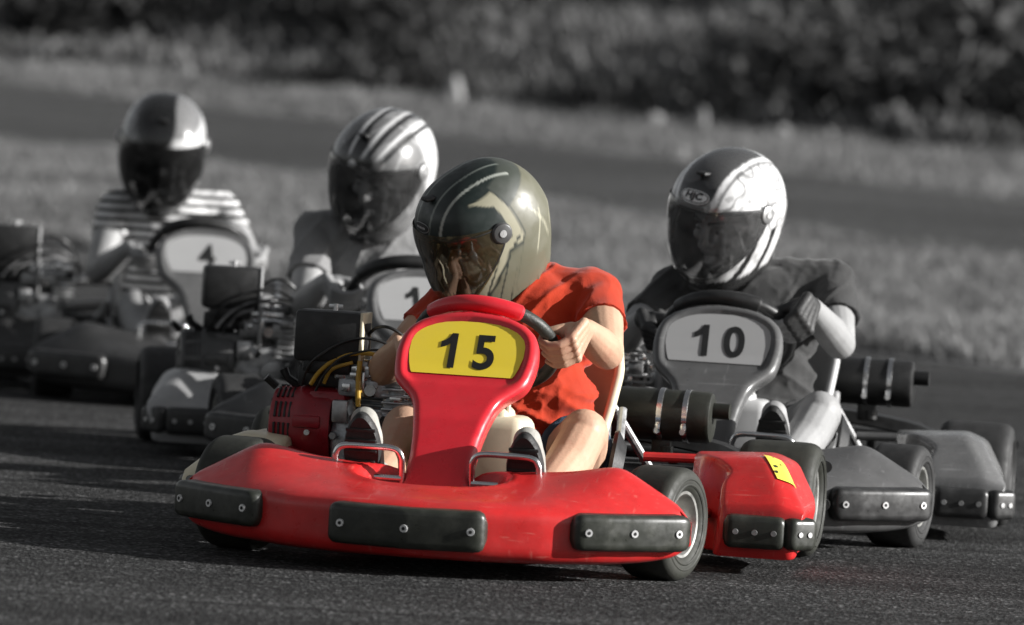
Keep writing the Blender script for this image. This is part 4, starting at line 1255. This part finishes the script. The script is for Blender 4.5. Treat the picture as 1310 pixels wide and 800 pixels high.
def leaf_mat(name, stops, trans=.25, clump=.6, cv=.35, gloss=.03):
    m, nt, out = new_mat(name); L = nt.links
    ge = N(nt, 'ShaderNodeNewGeometry')
    r = ramp(nt, ge.outputs['Random Per Island'], stops)
    tc = N(nt, 'ShaderNodeTexCoord'); nz = N(nt, 'ShaderNodeTexNoise'); nz.inputs['Scale'].default_value = clump; nz.inputs['Detail'].default_value = 4
    L.new(tc.outputs['Object'], nz.inputs['Vector']); rz = ramp(nt, nz.outputs['Fac'], [(.32, 1-cv), (.68, 1+cv)])
    mm = N(nt, 'ShaderNodeMix', data_type='RGBA', blend_type='MULTIPLY'); mm.inputs[0].default_value = 1
    L.new(r.outputs[0], mm.inputs[6]); L.new(rz.outputs[0], mm.inputs[7])
    d = N(nt, 'ShaderNodeBsdfDiffuse'); t = N(nt, 'ShaderNodeBsdfTranslucent'); mx = N(nt, 'ShaderNodeMixShader'); mx.inputs[0].default_value = trans
    gl = N(nt, 'ShaderNodeBsdfGlossy'); gl.inputs['Roughness'].default_value = .5; m2 = N(nt, 'ShaderNodeMixShader'); m2.inputs[0].default_value = gloss
    L.new(mm.outputs[2], d.inputs[0]); L.new(mm.outputs[2], t.inputs[0]); L.new(d.outputs[0], mx.inputs[1]); L.new(t.outputs[0], mx.inputs[2])
    L.new(mx.outputs[0], m2.inputs[1]); L.new(gl.outputs[0], m2.inputs[2]); L.new(m2.outputs[0], out.inputs[0])
    return m
GRASS = leaf_mat('grass_blades', [(0, .13), (.5, .175), (.85, .21), (1, .26)], .35)
BGRASS = leaf_mat('bank_grass_blades', [(0, .11), (.6, .15), (1, .19)], .3, .30, .85, 0.)
PALE = leaf_mat('pale_scrub_leaves', [(0, .10), (.6, .22), (1, .42)], .2, .8, .5, 0.)
LEAF = leaf_mat('shrub_leaves', [(0, .055), (.6, .075), (1, .10)], .2, .40, .65, 0.)

def np_mesh(name, verts, faces_n, mat, kind=None):
    """verts (n,3); every faces_n consecutive verts form one polygon"""
    n = len(verts); me = bpy.data.meshes.new(name); me.vertices.add(n); me.vertices.foreach_set('co', verts.astype(np.float32).ravel())
    p = n//faces_n; me.loops.add(n); me.loops.foreach_set('vertex_index', np.arange(n, dtype=np.int32))
    me.polygons.add(p); me.polygons.foreach_set('loop_start', np.arange(0, n, faces_n, dtype=np.int32))
    me.update(calc_edges=True); me.validate(); me.materials.append(mat)
    o = link(name, me)
    if kind: o['kind'] = kind
    return o

def hnp(x, y):
    d = np.maximum(0, y-(63.7-.905*np.clip(x, -25, 25))); k = np.clip(d/6, 0, 1)
    return .0325*np.maximum(0, y-35.5) + .11*d*k*k*(3-2*k)

def grass_field(name, n, y_of_t, xr, h0, h1):
    x = rng.uniform(xr[0], xr[1], n); t = rng.uniform(0, 1, n)
    y = y_of_t(x, t)
    dens = np.array([noise.noise(Vector((a*.9, b*.5, 0))) for a, b in zip(x, y)])
    keep = rng.uniform(-.5, .5, n) < dens+.25; x, y, dens = x[keep], y[keep], dens[keep]; n = len(x)
    z = hnp(x, y)-.01; hh = rng.uniform(h0, h1, n)*(1+.5*dens); w = rng.uniform(.004, .010, n)
    a = rng.uniform(0, np.pi, n); bx = rng.normal(0, .35, n)*hh; by = rng.normal(0, .35, n)*hh
    P = np.empty((n, 4, 3))
    P[:, 0] = np.stack([x-np.cos(a)*w, y-np.sin(a)*w, z], 1); P[:, 1] = np.stack([x+np.cos(a)*w, y+np.sin(a)*w, z], 1)
    P[:, 2] = np.stack([x+bx*.6+np.cos(a)*w*.8, y+by*.6+np.sin(a)*w*.8, z+hh*.7], 1); P[:, 3] = np.stack([x+bx, y+by, z+hh], 1)
    return np_mesh(name, P.reshape(-1, 3), 4, GRASS, 'stuff')
gn = lambda x, t: np.clip(31.45-1.8*x+.05*x*x, 12, 60) + .05 + t*(np.maximum(.2, 44.6-1.06*x - (31.45-1.8*x+.05*x*x)))
o = grass_field('grass', 270000, gn, (-8, 8),   .05, .13)
tag(o, 'rough mown grass between the near track and the far loop', 'grass')
o = grass_field('verge_grass', 60000, lambda x, t: 55.0-1.37*x + t*(9.2+.465*x), (-11, 11), .06, .15)
tag(o, 'pale dry grass strip between the far loop and the bushes', 'grass')

# shrubbery on the bank: one mass, clumps of small leaves
def shrubs(name, n, mat, place, size, leaf, per):
    out = []
    for k in range(n):
        x, y = place(); s = size(x, y)
        z = float(hnp(np.array(x), np.array(y)))+s*.4
        m = int(per*s*s+50); d = rng.normal(0, 1, (m, 3)); d /= np.linalg.norm(d, axis=1)[:, None]
        r = s*rng.uniform(.35, 1.05, m)**.6
        lump = np.array([1+.5*noise.noise(Vector(q)*2.1+Vector((x, y, 0))) for q in d])
        c = np.array([x, y, z]) + d*(r*lump)[:, None]*np.array([1.15, 1.0, .75])
        l = rng.uniform(leaf[0], leaf[1], m)*(.6+.5*min(1.2, s)); u = rng.normal(0, 1, (m, 3)); u /= np.linalg.norm(u, axis=1)[:, None]
        w = np.cross(u, rng.normal(0, 1, (m, 3))); w /= np.linalg.norm(w, axis=1)[:, None]
        P = np.empty((m, 4, 3)); P[:, 0] = c-u*l[:, None]; P[:, 1] = c+w*(l*.5)[:, None]; P[:, 2] = c+u*l[:, None]; P[:, 3] = c-w*(l*.5)[:, None]
        out.append(P.reshape(-1, 3))
    return np_mesh(name, np.concatenate(out), 4, mat, 'stuff')
def p_dark():
    while True:
        x = rng.uniform(-15, 15); d = abs(rng.normal(0, 7)) + rng.uniform(.3, 3)
        if noise.noise(Vector((x*.35, d*.22, 9.))) > (.12 if x < 1 else -.12): return x, 63.9-.905*x+d
def p_pale():
    x = rng.uniform(-8, 7); return x, 63.7-.905*x + rng.uniform(-.2, 5)**1.0 if True else 0
tag(shrubs('shrubbery', 270, LEAF, p_dark, lambda x, y: rng.uniform(.3, 1.15), (.06, .16), 260), 'dark scrub covering the bank beyond the far loop', 'shrubs')
tag(shrubs('scrub', 70, PALE, p_pale, lambda x, y: rng.uniform(.12, .34), (.05, .11), 420), 'pale dry scrub tufts dotted along the foot of the bank', 'scrub')
def bank_grass(n):
    x = rng.uniform(-16, 16, n); d = rng.uniform(0, 1, n)**1.2*22; y = 63.7-.905*x+d; z = hnp(x, y)
    nz = np.array([noise.noise(Vector((a*.45, b*.3, 3.))) for a, b in zip(x, y)])
    keep = rng.uniform(-.6, .5, n) < nz+.15; x, y, z, nz = x[keep], y[keep], z[keep], nz[keep]; n = len(x)
    hh = rng.uniform(.12, .38, n)*(1+.6*nz); w = rng.uniform(.012, .03, n); a = rng.uniform(0, np.pi, n); bx = rng.normal(0, .4, n)*hh; by = rng.normal(0, .4, n)*hh
    P = np.empty((n, 4, 3))
    P[:, 0] = np.stack([x-np.cos(a)*w, y-np.sin(a)*w, z], 1); P[:, 1] = np.stack([x+np.cos(a)*w, y+np.sin(a)*w, z], 1)
    P[:, 2] = np.stack([x+bx+np.cos(a)*w*.6, y+by+np.sin(a)*w*.6, z+hh], 1); P[:, 3] = np.stack([x+bx-np.cos(a)*w*.6, y+by-np.sin(a)*w*.6, z+hh*.9], 1)
    return np_mesh('bank_grass', P.reshape(-1, 3), 4, BGRASS, 'stuff')
tag(bank_grass(85000), 'dull rough grass growing over the bank between the shrubs', 'grass')

# pale stones at the foot of the bank
STONE = surf('pale_stone', g(.30), .9, var=.25, scale=5, bump=.6, bscale=14, spec=.2)
STONES = [('tall pale stone standing upright on the scrub bank above the grey-panelled kart driver', -.0, 0)]
# ----------------------------------------------------------------------------- camera
F_PX = 8000.; ROLL = R(3.4); CAM_H = 1.10; PITCH = R(2.0224)
cd = bpy.data.cameras.new('camera'); cam = bpy.data.objects.new('camera', cd); COL.objects.link(cam); SC.camera = cam
cd.sensor_width = 36; cd.sensor_fit = 'HORIZONTAL'; cd.lens = 36*F_PX/1310
cd.clip_start = .5; cd.clip_end = 6000
fw = V(0, math.cos(PITCH), -math.sin(PITCH)); up0 = V(0, math.sin(PITCH), math.cos(PITCH)); rt0 = V(1, 0, 0)
# the picture leans clockwise: world right points right and down in it
rt = rt0*math.cos(ROLL) + up0*math.sin(ROLL); up = up0*math.cos(ROLL) - rt0*math.sin(ROLL)
cam.matrix_world = Matrix(((rt.x, up.x, -fw.x, 0), (rt.y, up.y, -fw.y, 0), (rt.z, up.z, -fw.z, CAM_H), (0, 0, 0, 1)))
cd.dof.use_dof = True; cd.dof.focus_distance = 14.75; cd.dof.aperture_fstop = 3.9; cd.dof.aperture_blades = 9

def at_px(u, v, Y):
    """world point on the view ray of photo pixel (u, v) at depth Y: used once to set out the far stones"""
    a, b = (u-655)/F_PX, (v-400)/F_PX
    d = fw + rt*a - up*b
    return V(0, 0, CAM_H) + d*(Y/d.y)
def stone(u, v, Y, s, label):
    p = at_px(u, v, Y); z = hfun(p.x, p.y)
    bm = bmesh.new(); bmesh.ops.create_icosphere(bm, subdivisions=4, radius=1)
    sd = Vector((u*.13, v*.07, 1))
    for w in bm.verts:
        k = 1+.30*noise.noise(w.co*1.4+sd)+.12*noise.noise(w.co*4+sd); w.co = Vector((w.co.x*s[0]*.62*k, w.co.y*s[0]*.55*k, w.co.z*s[1]*.8*k))
    me = bpy.data.meshes.new('stone'); bm.to_mesh(me); bm.free(); me.materials.append(STONE)
    me.polygons.foreach_set('use_smooth', [True]*len(me.polygons))
    o = link('stone', me); o.location = (p.x, p.y, z+s[1]*.55)
    tag(o, label, 'stone', 'pale stones at the foot of the bank')
stone(900, 135, 61.0, (.085, .17), 'tall pale stone standing upright at the edge of the scrub above the right-hand helmet')
stone(1001, 180, 59.0, (.095, .12), 'white rounded stone on the grass verge just below the dark scrub')
stone(838, 152, 61.3, (.13, .10), 'low flat pale stone lying beside the tall upright stone')
stone(582, 100, 63.3, (.15, .23), 'broad pale stone half hidden in the scrub above the middle helmets')
stone(1062, 172, 59.9, (.08, .10), 'small grey stone to the right of the white rounded stone')
stone(240, 85, 66.0, (.10, .13), 'small pale stone in the scrub above the striped shirt driver')

# ----------------------------------------------------------------------------- karts and drivers
k15 = make_kart('15', -.118, 14.45, 11, 15, 'red', 'bright red go-kart with yellow number 15 panel and red side pods')
k10 = make_kart('10', .52, 16.0, 8.5, 9, 'grey_plastic', 'dark grey go-kart with pale number 10 panel and black silencer', muff=(0, 0, .045), podstyle='skylit_plastic')
k1 = make_kart('1', -.262, 17.62, -7, -4, 'dark_plastic', podstyle='pale_plastic', engx=-.05, panx=.028, label= 'go-kart half hidden behind the red one, number starting with 1 on its panel', offx=-.035)
k4 = make_kart('4', -1.015, 20.8, -9, 6, 'dark_plastic', podstyle='dark_plastic', engx=-.17, label= 'black-nosed go-kart with number 4 panel, hindmost of the pack')

D15 = dict(vox=.0036, hip=(.035, .76, .17), head=(-.086, .66, .752), hrot=(48, 36, 11), shL=(.180, .775, .618), shR=(-.165, .765, .600), elL=(.242, .590, .488), elR=(-.305, .60, .405), hand=(4, 200),
           knL=(.245, .34, .305), knR=(-.185, .34, .285), anL=(.198, -.005, .145), anR=(-.185, -.005, .165), cuff=.50, short=.60)
make_driver(k15, D15, M['skin'], M['shirt_red'], M['denim'], M['shoe_upper_w'], 'driver in a red T-shirt and black-and-khaki helmet steering the red kart',
            (paint15, M['helmet_satin'], M['visor_smoke'], .97, lambda T, h: emblem_oval(T, h)), folds=.009)
D10 = dict(vox=.0038, hip=(.03, .76, .17), head=(-.061, .66, .797), hrot=(27, 24, 10), shL=(.215, .775, .640), shR=(-.205, .765, .595), elL=(.268, .585, .485), elR=(-.300, .585, .465), hand=(22, 184),
           knL=(.250, .34, .310), knR=(-.20, .34, .29), anL=(.180, -.005, .165), anR=(-.16, -.005, .15), cuff=.62, short=.55)
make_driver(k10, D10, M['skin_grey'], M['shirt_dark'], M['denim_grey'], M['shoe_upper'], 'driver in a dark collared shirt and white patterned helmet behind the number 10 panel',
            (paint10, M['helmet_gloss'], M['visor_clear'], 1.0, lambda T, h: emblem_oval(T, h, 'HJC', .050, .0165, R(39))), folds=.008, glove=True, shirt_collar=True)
D1 = dict(hip=(.0, .76, .17), head=(-.058, .66, .838), hrot=(34, 27, 11), shL=(.18, .775, .670), shR=(-.235, .765, .655), elL=(.25, .59, .49), elR=(-.275, .59, .44), hand=(20, 184),
          knL=(.240, .34, .305), knR=(-.20, .34, .29), anL=(.178, -.005, .165), anR=(-.19, -.005, .165), cuff=.60, short=.6)
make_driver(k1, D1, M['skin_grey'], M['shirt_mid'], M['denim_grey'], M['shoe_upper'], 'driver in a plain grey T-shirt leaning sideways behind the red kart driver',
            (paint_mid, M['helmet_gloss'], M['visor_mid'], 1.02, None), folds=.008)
D4 = dict(hip=(-.02, .76, .17), head=(-.112, .66, .822), hrot=(8, 30, 3), shL=(.115, .775, .632), shR=(-.250, .765, .615), elL=(.215, .60, .45), elR=(-.315, .60, .40), hand=(-14, 194),
          knL=(.230, .34, .305), knR=(-.21, .34, .30), anL=(.178, -.005, .165), anR=(-.17, -.005, .165), cuff=.42, short=.6)
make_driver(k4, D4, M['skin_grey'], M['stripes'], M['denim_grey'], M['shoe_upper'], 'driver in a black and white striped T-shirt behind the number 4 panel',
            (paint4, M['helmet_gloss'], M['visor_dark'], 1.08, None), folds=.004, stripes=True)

# ----------------------------------------------------------------------------- light
SUN_EL, SUN_AZ = R(19), R(99)     # azimuth from +Y towards +X: low sun from the right
w = bpy.data.worlds.new('World'); SC.world = w; w.use_nodes = True
nt = w.node_tree; nt.nodes.clear()
out = nt.nodes.new('ShaderNodeOutputWorld'); bg = nt.nodes.new('ShaderNodeBackground'); sky = nt.nodes.new('ShaderNodeTexSky')
sky.sky_type = 'NISHITA'; sky.sun_disc = False; sky.sun_elevation = SUN_EL; sky.sun_rotation = SUN_AZ; sky.dust_density = 1.5
hs = nt.nodes.new('ShaderNodeHueSaturation'); hs.inputs['Saturation'].default_value = .16
nt.links.new(sky.outputs[0], hs.inputs['Color']); nt.links.new(hs.outputs[0], bg.inputs[0]); nt.links.new(bg.outputs[0], out.inputs[0])
bg.inputs[1].default_value = .052
sl = bpy.data.lights.new('sun', 'SUN'); sl.energy = 5.0; sl.angle = R(.5); sl.color = (1, .985, .965)
so = bpy.data.objects.new('sun', sl); COL.objects.link(so)
sd = V(math.cos(SUN_EL)*math.sin(SUN_AZ), math.cos(SUN_EL)*math.cos(SUN_AZ), math.sin(SUN_EL))
so.rotation_euler = (-sd).to_track_quat('-Z', 'Y').to_euler(); so.location = sd*40

vs = SC.view_settings; vs.view_transform = 'Standard'; vs.look = 'None'; vs.exposure = .74; vs.gamma = 1; vs.use_curve_mapping = False
SC.cycles.caustics_reflective = False; SC.cycles.caustics_refractive = False; SC.cycles.sample_clamp_indirect = 2.0; SC.cycles.max_bounces = 8; SC.cycles.transparent_max_bounces = 12; SC.cycles.use_denoising = True
